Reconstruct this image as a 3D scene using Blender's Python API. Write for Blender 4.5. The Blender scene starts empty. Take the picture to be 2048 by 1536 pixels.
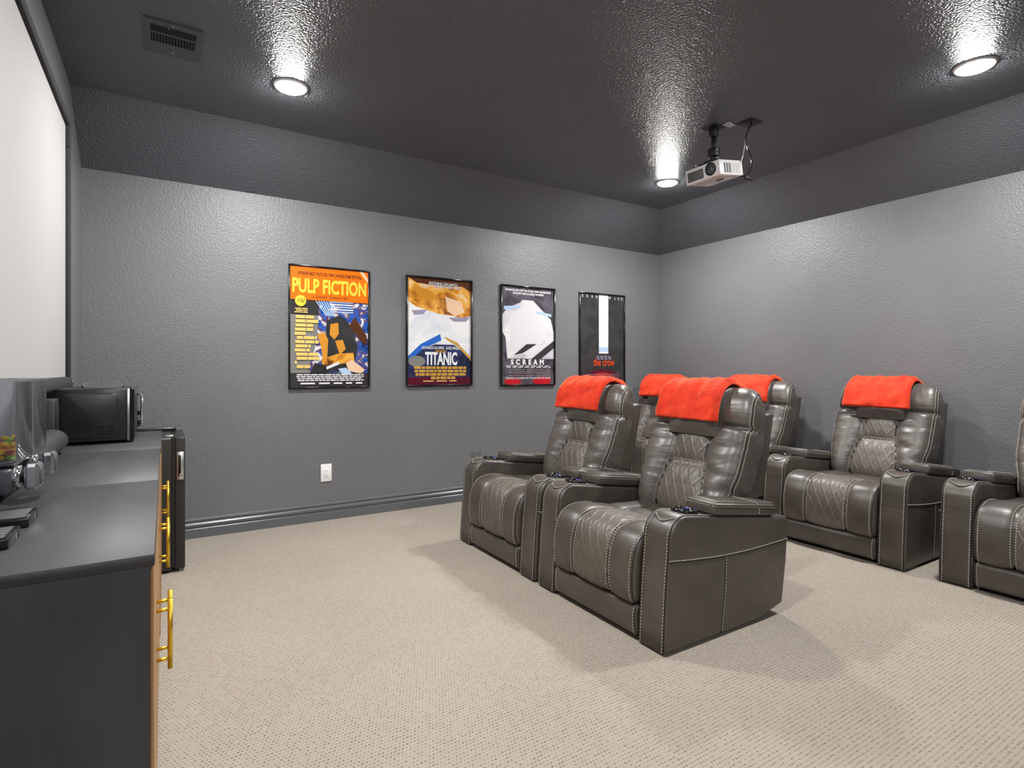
import bpy, bmesh, math, random
from mathutils import Vector, Matrix
from math import sin, cos, pi, sqrt, atan2, radians
random.seed(7)
S = bpy.context.scene
COL = S.collection

# ---------------------------------------------------------------- camera, world, exposure
F_PX = 1118.6
YAW = math.atan2(694, F_PX)
cam_d = bpy.data.cameras.new('camera')
cam_d.sensor_width = 36.0
cam_d.sensor_fit = 'HORIZONTAL'
cam_d.lens = 36.0 * F_PX / 2048
cam_d.shift_y = -28.0 / 2048
cam_d.clip_start = 0.02
cam = bpy.data.objects.new('camera', cam_d)
COL.objects.link(cam)
cam.location = (0, 0, 1.16)
cam.rotation_euler = (pi / 2, 0, -YAW)
S.camera = cam
world = bpy.data.worlds.new('world')
S.world = world
world.use_nodes = True
world.node_tree.nodes['Background'].inputs[0].default_value = (0.6, 0.65, 0.7, 1)
world.node_tree.nodes['Background'].inputs[1].default_value = 0.05
S.view_settings.view_transform = 'Standard'
S.view_settings.look = 'None'
S.view_settings.gamma = 1.0
S.view_settings.exposure = 2.52
S.view_settings.use_curve_mapping = False
LAMP = 165.0          # emission of each recessed lamp's lens

# room
XL, XR, YB, YF = -0.45, 4.68, 4.44, -2.9
WH, CH, SD = 2.44, 2.75, 0.5

# ---------------------------------------------------------------- materials
def mat(name, col, rough=0.5, metal=0.0, **kw):
    m = bpy.data.materials.new(name)
    m.use_nodes = True
    nt = m.node_tree
    b = nt.nodes['Principled BSDF']
    b.inputs['Base Color'].default_value = (*col, 1)
    b.inputs['Roughness'].default_value = rough
    b.inputs['Metallic'].default_value = metal
    for k, v in kw.items():
        key = k.replace('_', ' ')
        if key in b.inputs:
            b.inputs[key].default_value = v
    m['b'] = 1
    return m

def N(m, typ, **kw):
    n = m.node_tree.nodes.new(typ)
    for k, v in kw.items():
        if hasattr(n, k):
            setattr(n, k, v)
        else:
            n.inputs[k.replace('_', ' ')].default_value = v
    return n

def L(m, a, ao, b, bi):
    m.node_tree.links.new(a.outputs[ao], b.inputs[bi])

def bsdf(m):
    return m.node_tree.nodes['Principled BSDF']

def ramp(m, stops):
    r = N(m, 'ShaderNodeValToRGB')
    e = r.color_ramp.elements
    while len(e) < len(stops):
        e.new(0.5)
    for i, (p, c) in enumerate(stops):
        e[i].position = p
        e[i].color = (*c, 1)
    return r

def noise_color(m, stops, scale, detail=3, coord='Object'):
    tc = N(m, 'ShaderNodeTexCoord')
    n = N(m, 'ShaderNodeTexNoise')
    n.inputs['Scale'].default_value = scale
    n.inputs['Detail'].default_value = detail
    L(m, tc, coord, n, 'Vector')
    r = ramp(m, stops)
    L(m, n, 'Fac', r, 'Fac')
    L(m, r, 'Color', bsdf(m), 'Base Color')
    return tc, n

def add_bump(m, src, out, strength, dist, prev=None):
    b = N(m, 'ShaderNodeBump')
    b.inputs['Strength'].default_value = strength
    b.inputs['Distance'].default_value = dist
    L(m, src, out, b, 'Height')
    if prev is not None:
        L(m, prev, 'Normal', b, 'Normal')
    L(m, b, 'Normal', bsdf(m), 'Normal')
    return b

def paint(name, col, rough, strength, depth=0.004):
    m = mat(name, col, rough)
    tc = N(m, 'ShaderNodeTexCoord')
    n1 = N(m, 'ShaderNodeTexNoise', Scale=92.0, Detail=1.5, Roughness=0.5)
    n2 = N(m, 'ShaderNodeTexNoise', Scale=1.3, Detail=3.0)
    L(m, tc, 'Object', n1, 'Vector')
    L(m, tc, 'Object', n2, 'Vector')
    add_bump(m, n1, 'Fac', strength, depth)
    r = ramp(m, [(0.3, tuple(c * 0.93 for c in col)), (0.7, tuple(c * 1.07 for c in col))])
    L(m, n2, 'Fac', r, 'Fac')
    L(m, r, 'Color', bsdf(m), 'Base Color')
    return m

M_WALL = paint('charcoal_wall_paint', (0.160, 0.165, 0.176), 0.42, 0.7)
M_CEIL = paint('charcoal_ceiling_paint', (0.116, 0.129, 0.146), 0.34, 1.0, 0.007)
M_TRIM = mat('charcoal_trim_paint', (0.120, 0.126, 0.138), 0.3)

def carpet():
    """woven loop pile: staggered rows of loops with small dark gaps between them"""
    m = mat('beige_loop_carpet', (0.5, 0.44, 0.36), 0.95)
    bsdf(m).inputs['Specular IOR Level'].default_value = 0.1
    tc = N(m, 'ShaderNodeTexCoord')
    nz = N(m, 'ShaderNodeTexNoise', Scale=70.0, Detail=2.0)
    L(m, tc, 'Object', nz, 'Vector')
    mixv = N(m, 'ShaderNodeMixRGB')
    mixv.blend_type = 'LINEAR_LIGHT'
    mixv.inputs['Fac'].default_value = 0.0035
    L(m, tc, 'Object', mixv, 'Color1')
    L(m, nz, 'Color', mixv, 'Color2')
    sx = N(m, 'ShaderNodeSeparateXYZ')
    L(m, mixv, 'Color', sx, 'Vector')
    def op(o, a, b=None, c=None):
        n = N(m, 'ShaderNodeMath', operation=o)
        for i, v in enumerate((a, b, c)):
            if v is None:
                continue
            if isinstance(v, tuple):
                L(m, v[0], v[1], n, i)
            else:
                n.inputs[i].default_value = v
        return (n, 'Value')
    w = op('MULTIPLY', (sx, 'Y'), 1 / 0.0145)
    row = op('FLOOR', w)
    u = op('MULTIPLY_ADD', row, 0.5, op('MULTIPLY', (sx, 'X'), 1 / 0.0125))
    fu = op('SUBTRACT', op('FRACT', u), 0.5)
    fw = op('SUBTRACT', op('FRACT', w), 0.5)
    fw = op('MULTIPLY', fw, 1.25)
    d = op('SQRT', op('ADD', op('MULTIPLY', fu, fu), op('MULTIPLY', fw, fw)))
    cb = N(m, 'ShaderNodeCombineXYZ')
    L(m, op('FLOOR', u)[0], 'Value', cb, 'X')
    L(m, row[0], 'Value', cb, 'Y')
    wn = N(m, 'ShaderNodeTexWhiteNoise')
    wn.noise_dimensions = '2D'
    L(m, cb, 'Vector', wn, 'Vector')
    pit = ramp(m, [(0.10, (1, 1, 1)), (0.42, (0, 0, 0))])
    L(m, d[0], 'Value', pit, 'Fac')
    amt = op('MULTIPLY', (pit, 'Color'), op('MULTIPLY_ADD', (wn, 'Value'), 0.75, 0.2))
    col = N(m, 'ShaderNodeMixRGB')
    col.inputs['Color1'].default_value = (0.372, 0.332, 0.284, 1)
    col.inputs['Color2'].default_value = (0.150, 0.129, 0.102, 1)
    L(m, amt[0], 'Value', col, 'Fac')
    n2 = N(m, 'ShaderNodeTexNoise', Scale=1.1, Detail=3.0)
    L(m, tc, 'Object', n2, 'Vector')
    r2 = ramp(m, [(0.3, (0.93, 0.93, 0.93)), (0.7, (1.04, 1.04, 1.04))])
    L(m, n2, 'Fac', r2, 'Fac')
    mu = N(m, 'ShaderNodeMixRGB')
    mu.blend_type = 'MULTIPLY'
    mu.inputs['Fac'].default_value = 1.0
    L(m, col, 'Color', mu, 'Color1')
    L(m, r2, 'Color', mu, 'Color2')
    L(m, mu, 'Color', bsdf(m), 'Base Color')
    inv = op('MULTIPLY', amt, -1.0)
    add_bump(m, inv[0], 'Value', 0.5, 0.004)
    return m
M_CARPET = carpet()

def leather(name, c0, c1, rough, quilt=False, wrinkle=0.5):
    m = mat(name, c1, rough)
    tc, n = noise_color(m, [(0.3, c0), (0.72, c1)], 5.5, 5)
    b = bsdf(m)
    b.inputs['Specular IOR Level'].default_value = 0.95
    n2 = N(m, 'ShaderNodeTexNoise', Scale=420.0, Detail=2.0)
    L(m, tc, 'Object', n2, 'Vector')
    bp = add_bump(m, n2, 'Fac', 0.12, 0.002)
    if wrinkle:
        mp = N(m, 'ShaderNodeMapping')
        mp.inputs['Scale'].default_value = (1.0, 0.55, 2.2)
        L(m, tc, 'Object', mp, 'Vector')
        n3 = N(m, 'ShaderNodeTexNoise', Scale=7.0, Detail=2.0, Distortion=0.4)
        L(m, mp, 'Vector', n3, 'Vector')
        bp = add_bump(m, n3, 'Fac', wrinkle, 0.03, bp)
    if quilt:
        uv = N(m, 'ShaderNodeUVMap')
        sx = N(m, 'ShaderNodeSeparateXYZ')
        L(m, uv, 'UV', sx, 'Vector')
        outs = []
        for sgn in (1, -1):
            a = N(m, 'ShaderNodeMath', operation='MULTIPLY')
            a.inputs[1].default_value = 1 / 0.058
            L(m, sx, 'X', a, 0)
            c = N(m, 'ShaderNodeMath', operation='MULTIPLY_ADD')
            c.inputs[1].default_value = sgn / 0.105
            L(m, sx, 'Y', c, 0)
            L(m, a, 'Value', c, 2)
            f = N(m, 'ShaderNodeMath', operation='FRACT')
            L(m, c, 'Value', f, 0)
            s = N(m, 'ShaderNodeMath', operation='SUBTRACT')
            s.inputs[1].default_value = 0.5
            L(m, f, 'Value', s, 0)
            ab = N(m, 'ShaderNodeMath', operation='ABSOLUTE')
            L(m, s, 'Value', ab, 0)
            outs.append(ab)
        mn = N(m, 'ShaderNodeMath', operation='MINIMUM')
        L(m, outs[0], 'Value', mn, 0)
        L(m, outs[1], 'Value', mn, 1)
        rp = ramp(m, [(0.0, (0, 0, 0)), (0.06, (0.6, 0.6, 0.6)), (0.16, (1, 1, 1))])
        L(m, mn, 'Value', rp, 'Fac')
        add_bump(m, rp, 'Color', 0.55, 0.005, bp)
        th = ramp(m, [(0.0, (1, 1, 1)), (0.045, (0, 0, 0))])
        L(m, mn, 'Value', th, 'Fac')
        mx = N(m, 'ShaderNodeMixRGB')
        mx.inputs['Color2'].default_value = (0.27, 0.24, 0.20, 1)
        mf = N(m, 'ShaderNodeMath', operation='MULTIPLY')
        mf.inputs[1].default_value = 0.55
        L(m, th, 'Color', mf, 0)
        L(m, mf, 'Value', mx, 'Fac')
        rc = [x for x in m.node_tree.nodes if x.type == 'VALTORGB'][0]
        L(m, rc, 'Color', mx, 'Color1')
        L(m, mx, 'Color', b, 'Base Color')
    return m
M_LEA = leather('grey_brown_leather', (0.044, 0.036, 0.0295), (0.076, 0.063, 0.052), 0.42, wrinkle=0.12)
M_LEAW = leather('creased_highlight_leather', (0.058, 0.049, 0.042), (0.098, 0.085, 0.074), 0.42, wrinkle=0.3)  # creases are bump; base lightened to paint in highlights on the backs
bsdf(M_LEAW).inputs['Coat Weight'].default_value = 0.4
bsdf(M_LEAW).inputs['Coat Roughness'].default_value = 0.34
M_QUILT = leather('quilted_leather', (0.072, 0.060, 0.048), (0.128, 0.108, 0.088), 0.46, quilt=True, wrinkle=0.1)
M_THREAD = mat('pale_thread', (0.42, 0.39, 0.34), 0.8)
M_SEAM = mat('dark_seam_piping', (0.02, 0.018, 0.016), 0.6)
M_BLACKP = mat('black_gloss_plastic', (0.008, 0.008, 0.009), 0.18)
M_BLACKM = mat('black_matte', (0.012, 0.012, 0.013), 0.55)
M_BLUE = mat('blue_led', (0.02, 0.03, 0.4), 0.4, Emission_Color=(0.1, 0.15, 1, 1), Emission_Strength=0.05)

def velvet():
    m = mat('red_plush', (0.72, 0.03, 0.012), 0.85)
    noise_color(m, [(0.28, (0.56, 0.016, 0.004)), (0.50, (0.80, 0.038, 0.009)), (0.78, (0.90, 0.075, 0.018))], 16, 5)
    b = bsdf(m)
    b.inputs['Sheen Weight'].default_value = 0.6
    b.inputs['Sheen Roughness'].default_value = 0.4
    b.inputs['Sheen Tint'].default_value = (1, 0.40, 0.14, 1)
    tc = N(m, 'ShaderNodeTexCoord')
    n = N(m, 'ShaderNodeTexNoise', Scale=38.0, Detail=4.0)
    L(m, tc, 'Object', n, 'Vector')
    add_bump(m, n, 'Fac', 0.4, 0.012)
    return m
M_RED = velvet()

def worn_black(name, c, rough):
    m = mat(name, c, rough)
    tc = N(m, 'ShaderNodeTexCoord')
    mp = N(m, 'ShaderNodeMapping')
    mp.inputs['Scale'].default_value = (3.0, 0.8, 1.0)
    L(m, tc, 'Object', mp, 'Vector')
    n = N(m, 'ShaderNodeTexNoise', Scale=3.0, Detail=5.0)
    L(m, mp, 'Vector', n, 'Vector')
    r = ramp(m, [(0.3, tuple(x * 0.8 for x in c)), (0.75, tuple(x * 1.3 for x in c))])
    L(m, n, 'Fac', r, 'Fac')
    L(m, r, 'Color', bsdf(m), 'Base Color')
    rr = N(m, 'ShaderNodeMapRange')
    rr.inputs['To Min'].default_value = rough - 0.08
    rr.inputs['To Max'].default_value = rough + 0.12
    L(m, n, 'Fac', rr, 'Value')
    L(m, rr, 'Result', bsdf(m), 'Roughness')
    return m
M_TOP = worn_black('black_laminate_top', (0.036, 0.036, 0.038), 0.52)
M_CAB = worn_black('black_cabinet_side', (0.062, 0.064, 0.069), 0.5)

def wood():
    m = mat('tan_wood', (0.45, 0.25, 0.1), 0.5)
    tc = N(m, 'ShaderNodeTexCoord')
    mp = N(m, 'ShaderNodeMapping')
    mp.inputs['Scale'].default_value = (30, 30, 1.6)
    L(m, tc, 'Object', mp, 'Vector')
    n = N(m, 'ShaderNodeTexNoise', Scale=2.0, Detail=4.0)
    L(m, mp, 'Vector', n, 'Vector')
    r = ramp(m, [(0.3, (0.30, 0.155, 0.06)), (0.7, (0.52, 0.30, 0.13))])
    L(m, n, 'Fac', r, 'Fac')
    L(m, r, 'Color', bsdf(m), 'Base Color')
    return m
M_WOOD = wood()
M_GOLD = mat('brushed_gold', (0.85, 0.58, 0.07), 0.32, 1.0)
M_CHROME = mat('chrome', (0.86, 0.88, 0.92), 0.14, 1.0)
M_STEEL = mat('satin_steel', (0.6, 0.6, 0.6), 0.35, 1.0)
M_FRIDGE = mat('black_fridge_coat', (0.022, 0.021, 0.020), 0.38)
M_WHITE = mat('white_plastic', (0.86, 0.86, 0.87), 0.35)
M_OFFW = mat('pale_grey_plastic', (0.62, 0.62, 0.63), 0.4)
M_GRILLE = mat('grey_grille', (0.10, 0.10, 0.105), 0.5)
M_SCREEN = mat('white_screen_fabric', (0.42, 0.42, 0.425), 0.9)
M_FELT = mat('black_felt', (0.030, 0.030, 0.032), 0.95)
M_SB = mat('dark_grey_fabric', (0.040, 0.040, 0.044), 0.5)
M_MW = mat('black_microwave_shell', (0.020, 0.020, 0.023), 0.3)
M_GLASSB = mat('black_glass', (0.006, 0.006, 0.007), 0.05)
M_CLEAR = mat('clear_plastic', (0.90, 0.91, 0.93), 0.08, Transmission_Weight=0.94, IOR=1.16)
M_CLEARD = mat('thin_clear_plastic', (1, 1, 1), 0.03, Transmission_Weight=1.0, IOR=1.12)
M_SMOKE = mat('smoky_plastic', (0.07, 0.075, 0.085), 0.2)
M_DARKH = mat('dark_void', (0.004, 0.004, 0.004), 0.9)
M_LENSG = mat('lens_glass', (0.12, 0.14, 0.16), 0.03, 0.6)
M_VENT = mat('charcoal_register', (0.075, 0.080, 0.084), 0.4)
M_LAMP = mat('lamp_lens', (1, 1, 1), 0.5, Emission_Color=(1, 0.98, 0.95, 1), Emission_Strength=LAMP)

# ---------------------------------------------------------------- mesh builder
class MB:
    def __init__(self):
        self.bm = bmesh.new()
        self.uv = self.bm.loops.layers.uv.new('UVMap')
        self.mats = []
    def mi(self, m):
        if m not in self.mats:
            self.mats.append(m)
        return self.mats.index(m)
    def absorb(self, b, m, smooth=True, M=None):
        if M is not None:
            bmesh.ops.transform(b, matrix=M, verts=b.verts)
        i = self.mi(m)
        for f in b.faces:
            f.material_index = i
            f.smooth = smooth
        me = bpy.data.meshes.new('tmp')
        b.to_mesh(me)
        b.free()
        self.bm.from_mesh(me)
        bpy.data.meshes.remove(me)
        return self
    def box(self, c, s, m, r=0.0, seg=2, M=None, smooth=None):
        b = bmesh.new()
        bmesh.ops.create_cube(b, size=1)
        bmesh.ops.scale(b, vec=s, verts=b.verts)
        if r > 0:
            bmesh.ops.bevel(b, geom=b.edges[:], offset=r, segments=seg, affect='EDGES', profile=0.5)
        bmesh.ops.translate(b, vec=c, verts=b.verts)
        return self.absorb(b, m, r > 0 if smooth is None else smooth, M)
    def b2(self, lo, hi, m, r=0.0, seg=2):
        return self.box([(a + b) / 2 for a, b in zip(lo, hi)], [b - a for a, b in zip(lo, hi)], m, r, seg)
    def prism(self, pts, axis, a0, a1, m, r=0.0, seg=2, M=None):
        """pts 2-D polygon; axis 1: (x,z) extruded along y; axis 0: (y,z) along x; axis 2: (x,y) along z"""
        b = bmesh.new()
        def P(p, a):
            return (p[0], a, p[1]) if axis == 1 else ((a, p[0], p[1]) if axis == 0 else (p[0], p[1], a))
        v0 = [b.verts.new(P(p, a0)) for p in pts]
        v1 = [b.verts.new(P(p, a1)) for p in pts]
        f0 = b.faces.new(v0)
        f1 = b.faces.new(list(reversed(v1)))
        n = len(pts)
        for i in range(n):
            b.faces.new((v0[i], v1[i], v1[(i + 1) % n], v0[(i + 1) % n]))
        bmesh.ops.recalc_face_normals(b, faces=b.faces[:])
        if r > 0:
            es = [e for f in (f0, f1) for e in f.edges]
            bmesh.ops.bevel(b, geom=es, offset=r, segments=seg, affect='EDGES', profile=0.5)
        return self.absorb(b, m, r > 0, M)
    def tube(self, path, rad, m, n=8, closed=False, M=None):
        b = bmesh.new()
        path = [Vector(p) for p in path]
        k = len(path)
        rings = []
        up = None
        for i, p in enumerate(path):
            if closed:
                t = path[(i + 1) % k] - path[i - 1]
            else:
                t = path[min(i + 1, k - 1)] - path[max(i - 1, 0)]
            if t.length < 1e-9:
                t = Vector((0, 0, 1))
            t.normalize()
            if up is None:
                up = Vector((0, 0, 1)) if abs(t.z) < 0.9 else Vector((1, 0, 0))
            s = t.cross(up)
            if s.length < 1e-6:
                s = t.cross(Vector((0, 1, 0)))
            s.normalize()
            up = s.cross(t).normalized()
            rr = rad[i] if isinstance(rad, (list, tuple)) else rad
            rings.append([b.verts.new(p + s * (rr * cos(2 * pi * j / n)) + up * (rr * sin(2 * pi * j / n))) for j in range(n)])
        cnt = k if closed else k - 1
        for i in range(cnt):
            a, c = rings[i], rings[(i + 1) % k]
            for j in range(n):
                b.faces.new((a[j], a[(j + 1) % n], c[(j + 1) % n], c[j]))
        if not closed:
            b.faces.new(list(reversed(rings[0])))
            b.faces.new(rings[-1])
        bmesh.ops.recalc_face_normals(b, faces=b.faces[:])
        return self.absorb(b, m, True, M)
    def lathe(self, prof, m, n=32, M=None, c=(0, 0, 0)):
        """prof list of (r,z)"""
        b = bmesh.new()
        rings = []
        for r, z in prof:
            if r < 1e-6:
                rings.append([b.verts.new((c[0], c[1], c[2] + z))])
            else:
                rings.append([b.verts.new((c[0] + r * cos(2 * pi * j / n), c[1] + r * sin(2 * pi * j / n), c[2] + z)) for j in range(n)])
        for a, d in zip(rings, rings[1:]):
            for j in range(n):
                q = [a[j % len(a)], a[(j + 1) % len(a)], d[(j + 1) % len(d)], d[j % len(d)]]
                q = list(dict.fromkeys(q))
                if len(q) >= 3:
                    try:
                        b.faces.new(q)
                    except ValueError:
                        pass
        bmesh.ops.recalc_face_normals(b, faces=b.faces[:])
        return self.absorb(b, m, True, M)
    def ell(self, c, r, m, M=None, u=20, v=12):
        b = bmesh.new()
        bmesh.ops.create_uvsphere(b, u_segments=u, v_segments=v, radius=1)
        bmesh.ops.scale(b, vec=r, verts=b.verts)
        if M is not None:
            bmesh.ops.transform(b, matrix=M, verts=b.verts)
        bmesh.ops.translate(b, vec=c, verts=b.verts)
        return self.absorb(b, m, True)
    def grid(self, pts, m, uvs=None, matf=None, flip=False):
        """pts[i][j] 3-D points; matf(i,j)->material for the cell"""
        vs = [[self.bm.verts.new(p) for p in row] for row in pts]
        for i in range(len(pts) - 1):
            for j in range(len(pts[0]) - 1):
                idx = [(i, j), (i + 1, j), (i + 1, j + 1), (i, j + 1)]
                if flip:
                    idx.reverse()
                f = self.bm.faces.new([vs[a][c] for a, c in idx])
                f.smooth = True
                f.material_index = self.mi(matf(i, j) if matf else m)
                if uvs:
                    for lp, (a, c) in zip(f.loops, idx):
                        lp[self.uv].uv = uvs[a][c]
        return self
    def dashes(self, path, m, nrm=None, dash=0.009, gap=0.0045, w=0.0042, h=0.0024):
        """a row of thread stitches along a polyline"""
        path = [Vector(p) for p in path]
        seg = [(path[i + 1] - path[i]).length for i in range(len(path) - 1)]
        tot = sum(seg)
        def at(d):
            for i, s in enumerate(seg):
                if d <= s or i == len(seg) - 1:
                    return path[i].lerp(path[i + 1], min(1, d / s) if s else 0)
                d -= s
        b = bmesh.new()
        d = 0
        while d + dash < tot:
            p, q = at(d), at(d + dash)
            t = (q - p)
            t.normalize()
            ref = Vector(nrm) if nrm is not None else Vector((0, 1, 0))
            s = t.cross(ref)
            if s.length < 1e-5:
                s = t.cross(Vector((0, 0, 1)))
            s.normalize()
            u = s.cross(t).normalized()
            ring = []
            for e in (p, q):
                ring.append([b.verts.new(e + s * (w / 2 * a) + u * (h * c)) for a, c in ((-1, 0), (0, -1), (1, 0), (0, 1))])
            for j in range(4):
                b.faces.new((ring[0][j], ring[0][(j + 1) % 4], ring[1][(j + 1) % 4], ring[1][j]))
            b.faces.new(ring[0][::-1])
            b.faces.new(ring[1])
            d += dash + gap
        return self.absorb(b, m, True)
    def text(self, s, size, m, M, bold=0.0, align='LEFT', sx=1.0, space=1.0, shear=0.0):
        cu = bpy.data.curves.new('t', 'FONT')
        cu.body = s
        cu.size = size
        cu.offset = bold
        cu.align_x = align
        cu.space_character = space
        cu.shear = shear
        cu.resolution_u = 3
        o = bpy.data.objects.new('t', cu)
        COL.objects.link(o)
        bpy.context.view_layer.update()
        dg = bpy.context.evaluated_depsgraph_get()
        me = bpy.data.meshes.new_from_object(o.evaluated_get(dg))
        b = bmesh.new()
        b.from_mesh(me)
        bmesh.ops.scale(b, vec=(sx, 1, 1), verts=b.verts)
        bpy.data.objects.remove(o)
        bpy.data.curves.remove(cu)
        bpy.data.meshes.remove(me)
        return self.absorb(b, m, False, M)
    def build(self, name, parent=None, loc=None):
        me = bpy.data.meshes.new(name)
        self.bm.to_mesh(me)
        self.bm.free()
        for m in self.mats:
            me.materials.append(m)
        o = bpy.data.objects.new(name, me)
        COL.objects.link(o)
        if parent is not None:
            o.parent = parent
        if loc is not None:
            o.location = loc
        return o

def tag(o, label, cat, group=None):
    o['label'] = label
    o['category'] = cat
    if group:
        o['group'] = group
    return o

def thing(name, loc, label, cat, group=None):
    o = bpy.data.objects.new(name, None)
    o.empty_display_size = 0.1
    COL.objects.link(o)
    o.location = loc
    return tag(o, label, cat, group)

def struct(o):
    o['kind'] = 'structure'
    return o

def copy_tree(o, parent=None):
    c = o.copy()
    COL.objects.link(c)
    if parent is not None:
        c.parent = parent
    for ch in list(o.children):
        copy_tree(ch, c)
    return c

def lerp(a, b, t):
    return a + (b - a) * t

def smooth_path(pts, n):
    """Catmull-Rom resample of 2-D/3-D points"""
    P = [Vector(p) for p in pts]
    P = [P[0] * 2 - P[1]] + P + [P[-1] * 2 - P[-2]]
    out = []
    segs = len(P) - 3
    for k in range(n + 1):
        t = k / n * segs
        i = min(int(t), segs - 1)
        u = t - i
        a, b, c, d = P[i:i + 4]
        out.append(0.5 * ((2 * b) + (c - a) * u + (2 * a - 5 * b + 4 * c - d) * u * u + (3 * b - a - 3 * c + d) * u ** 3))
    return out

# ---------------------------------------------------------------- room shell
def quad(name, pts, m, flip=False):
    mb = MB()
    mb.grid([[pts[0], pts[3]], [pts[1], pts[2]]], m, flip=flip)
    o = mb.build(name)
    for p in o.data.polygons:
        p.use_smooth = False
    return struct(o)

T = 0.12
struct(MB().b2((XL - T, YF - T, -0.1), (XR + T, YB + T, 0), M_CARPET).build('floor'))
struct(MB().b2((XL - T, YB, -0.05), (XR + T, YB + T, WH), M_WALL).build('wall_back'))
struct(MB().b2((XR, YF, -0.05), (XR + T, YB, WH), M_WALL).build('wall_right'))
struct(MB().b2((XL - T, YF - T, -0.05), (XR + T, YF, WH), M_WALL).build('wall_front'))
struct(MB().prism([(YF, -0.05), (YB, -0.05), (YB, WH), (YB - SD, CH), (YF + SD, CH), (YF, WH)], 0, XL - T, XL, M_WALL).build('wall_left'))
mb = MB()
def sl(a, b, c, d):
    f = mb.bm.faces.new([mb.bm.verts.new(p) for p in (a, b, c, d)])
    f.material_index = mb.mi(M_CEIL)
for up in (0, T):
    z0, z1 = WH + up, CH + up
    sl((XL, YF + SD, z1), (XL, YB - SD, z1), (XR - SD, YB - SD, z1), (XR - SD, YF + SD, z1))
    sl((XL, YB - SD, z1), (XL, YB, z0), (XR, YB, z0), (XR - SD, YB - SD, z1))
    sl((XR - SD, YB - SD, z1), (XR, YB, z0), (XR, YF, z0), (XR - SD, YF + SD, z1))
    sl((XR - SD, YF + SD, z1), (XR, YF, z0), (XL, YF, z0), (XL, YF + SD, z1))
struct(mb.build('ceiling'))

bp = [(0, 0), (0.017, 0), (0.017, 0.062), (0.012, 0.068), (0.012, 0.074), (0.020, 0.080), (0.021, 0.095), (0.014, 0.103),
      (0.008, 0.107), (0.008, 0.113), (0.013, 0.117), (0.012, 0.125), (0.0, 0.134)]
struct(MB().prism([(YB - a, z) for a, z in bp], 0, XL, XR, M_TRIM).build('baseboard_back'))
struct(MB().prism([(XR - a, z) for a, z in bp], 1, YF, YB, M_TRIM).build('baseboard_right'))
struct(MB().prism([(XL + a, z) for a, z in bp], 1, YF, YB, M_TRIM).build('baseboard_left'))

# ---------------------------------------------------------------- recessed lamps
def lamp(x, y, label):
    t = thing('ceiling_light', (x, y, CH), label, 'ceiling light', 'recessed ceiling lights')
    MB().lathe([(0.078, -0.004), (0.080, -0.010), (0.088, -0.006), (0.092, -0.001), (0.092, 0.004)], M_WHITE, 40).build('trim_ring', t)
    MB().lathe([(0.079, -0.003), (0.073, -0.013), (0.052, -0.0165), (0.025, -0.018), (0.0, -0.0185)], M_LAMP, 40).build('lens', t)
lamp(0.60, 3.32, 'bright round recessed ceiling light beside the air vent')
lamp(3.62, 3.335, 'bright round recessed ceiling light beside the hanging projector')
lamp(3.60, 1.21, 'bright round recessed ceiling light at the upper right of the picture')
lamp(0.60, 1.21, 'bright round recessed ceiling light over the front of the black cabinets')
lamp(0.60, -1.75, 'added round fill light, unseen behind the viewpoint on the screen side')  # unseen fill lamp, added to light the near cabinet end

# ---------------------------------------------------------------- ceiling vent
def vent():
    t = thing('ceiling_vent', (0.033, 3.15, CH), 'dark grey rectangular air register in the ceiling near the screen', 'vent')
    mb = MB()
    hx, hy = 0.119, 0.156
    ix0, ix1, iy0, iy1 = -0.09, 0.095, -0.115, 0.075
    z0, z1 = -0.009, 0.0
    for lo, hi in (((-hx, -hy), (hx, iy0)), ((-hx, iy1), (hx, hy)), ((-hx, iy0), (ix0, iy1)), ((ix1, iy0), (hx, iy1))):
        mb.b2((lo[0], lo[1], z0), (hi[0], hi[1], z1), M_VENT)
    mb.build('frame', t)
    MB().b2((ix0, iy0, -0.003), (ix1, iy1, -0.001), M_DARKH).build('recess', t)
    for k in range(6):
        MB().box((0, 0, 0), (ix1 - ix0, 0.012, 0.0016), M_VENT, M=Matrix.Translation((0.0025, iy0 + 0.008 + k * 0.010, -0.008)) @ Matrix.Rotation(radians(38), 4, 'X')).build('louver', t)
    MB().b2((ix0, -0.055, -0.010), (ix1, -0.043, -0.004), M_VENT).build('divider', t)
    for k in range(15):
        MB().box((0, 0, 0), (0.010, 0.075, 0.0016), M_VENT, M=Matrix.Translation((ix0 + 0.006 + k * 0.0124, -0.004, -0.008)) @ Matrix.Rotation(radians(52), 4, 'Y')).build('fin', t)
    MB().b2((ix0, 0.035, -0.011), (ix1, iy1, -0.004), M_VENT).build('damper_plate', t)
    MB().box((-0.02, -0.118, -0.012), (0.006, 0.02, 0.008), M_VENT, 0.002).build('lever', t)
    for y in (-0.135, 0.115):
        MB().lathe([(0.004, 0), (0.003, -0.002), (0, -0.0025)], M_STEEL, 12, c=(0.0, y, -0.009)).build('screw', t)
vent()

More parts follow.
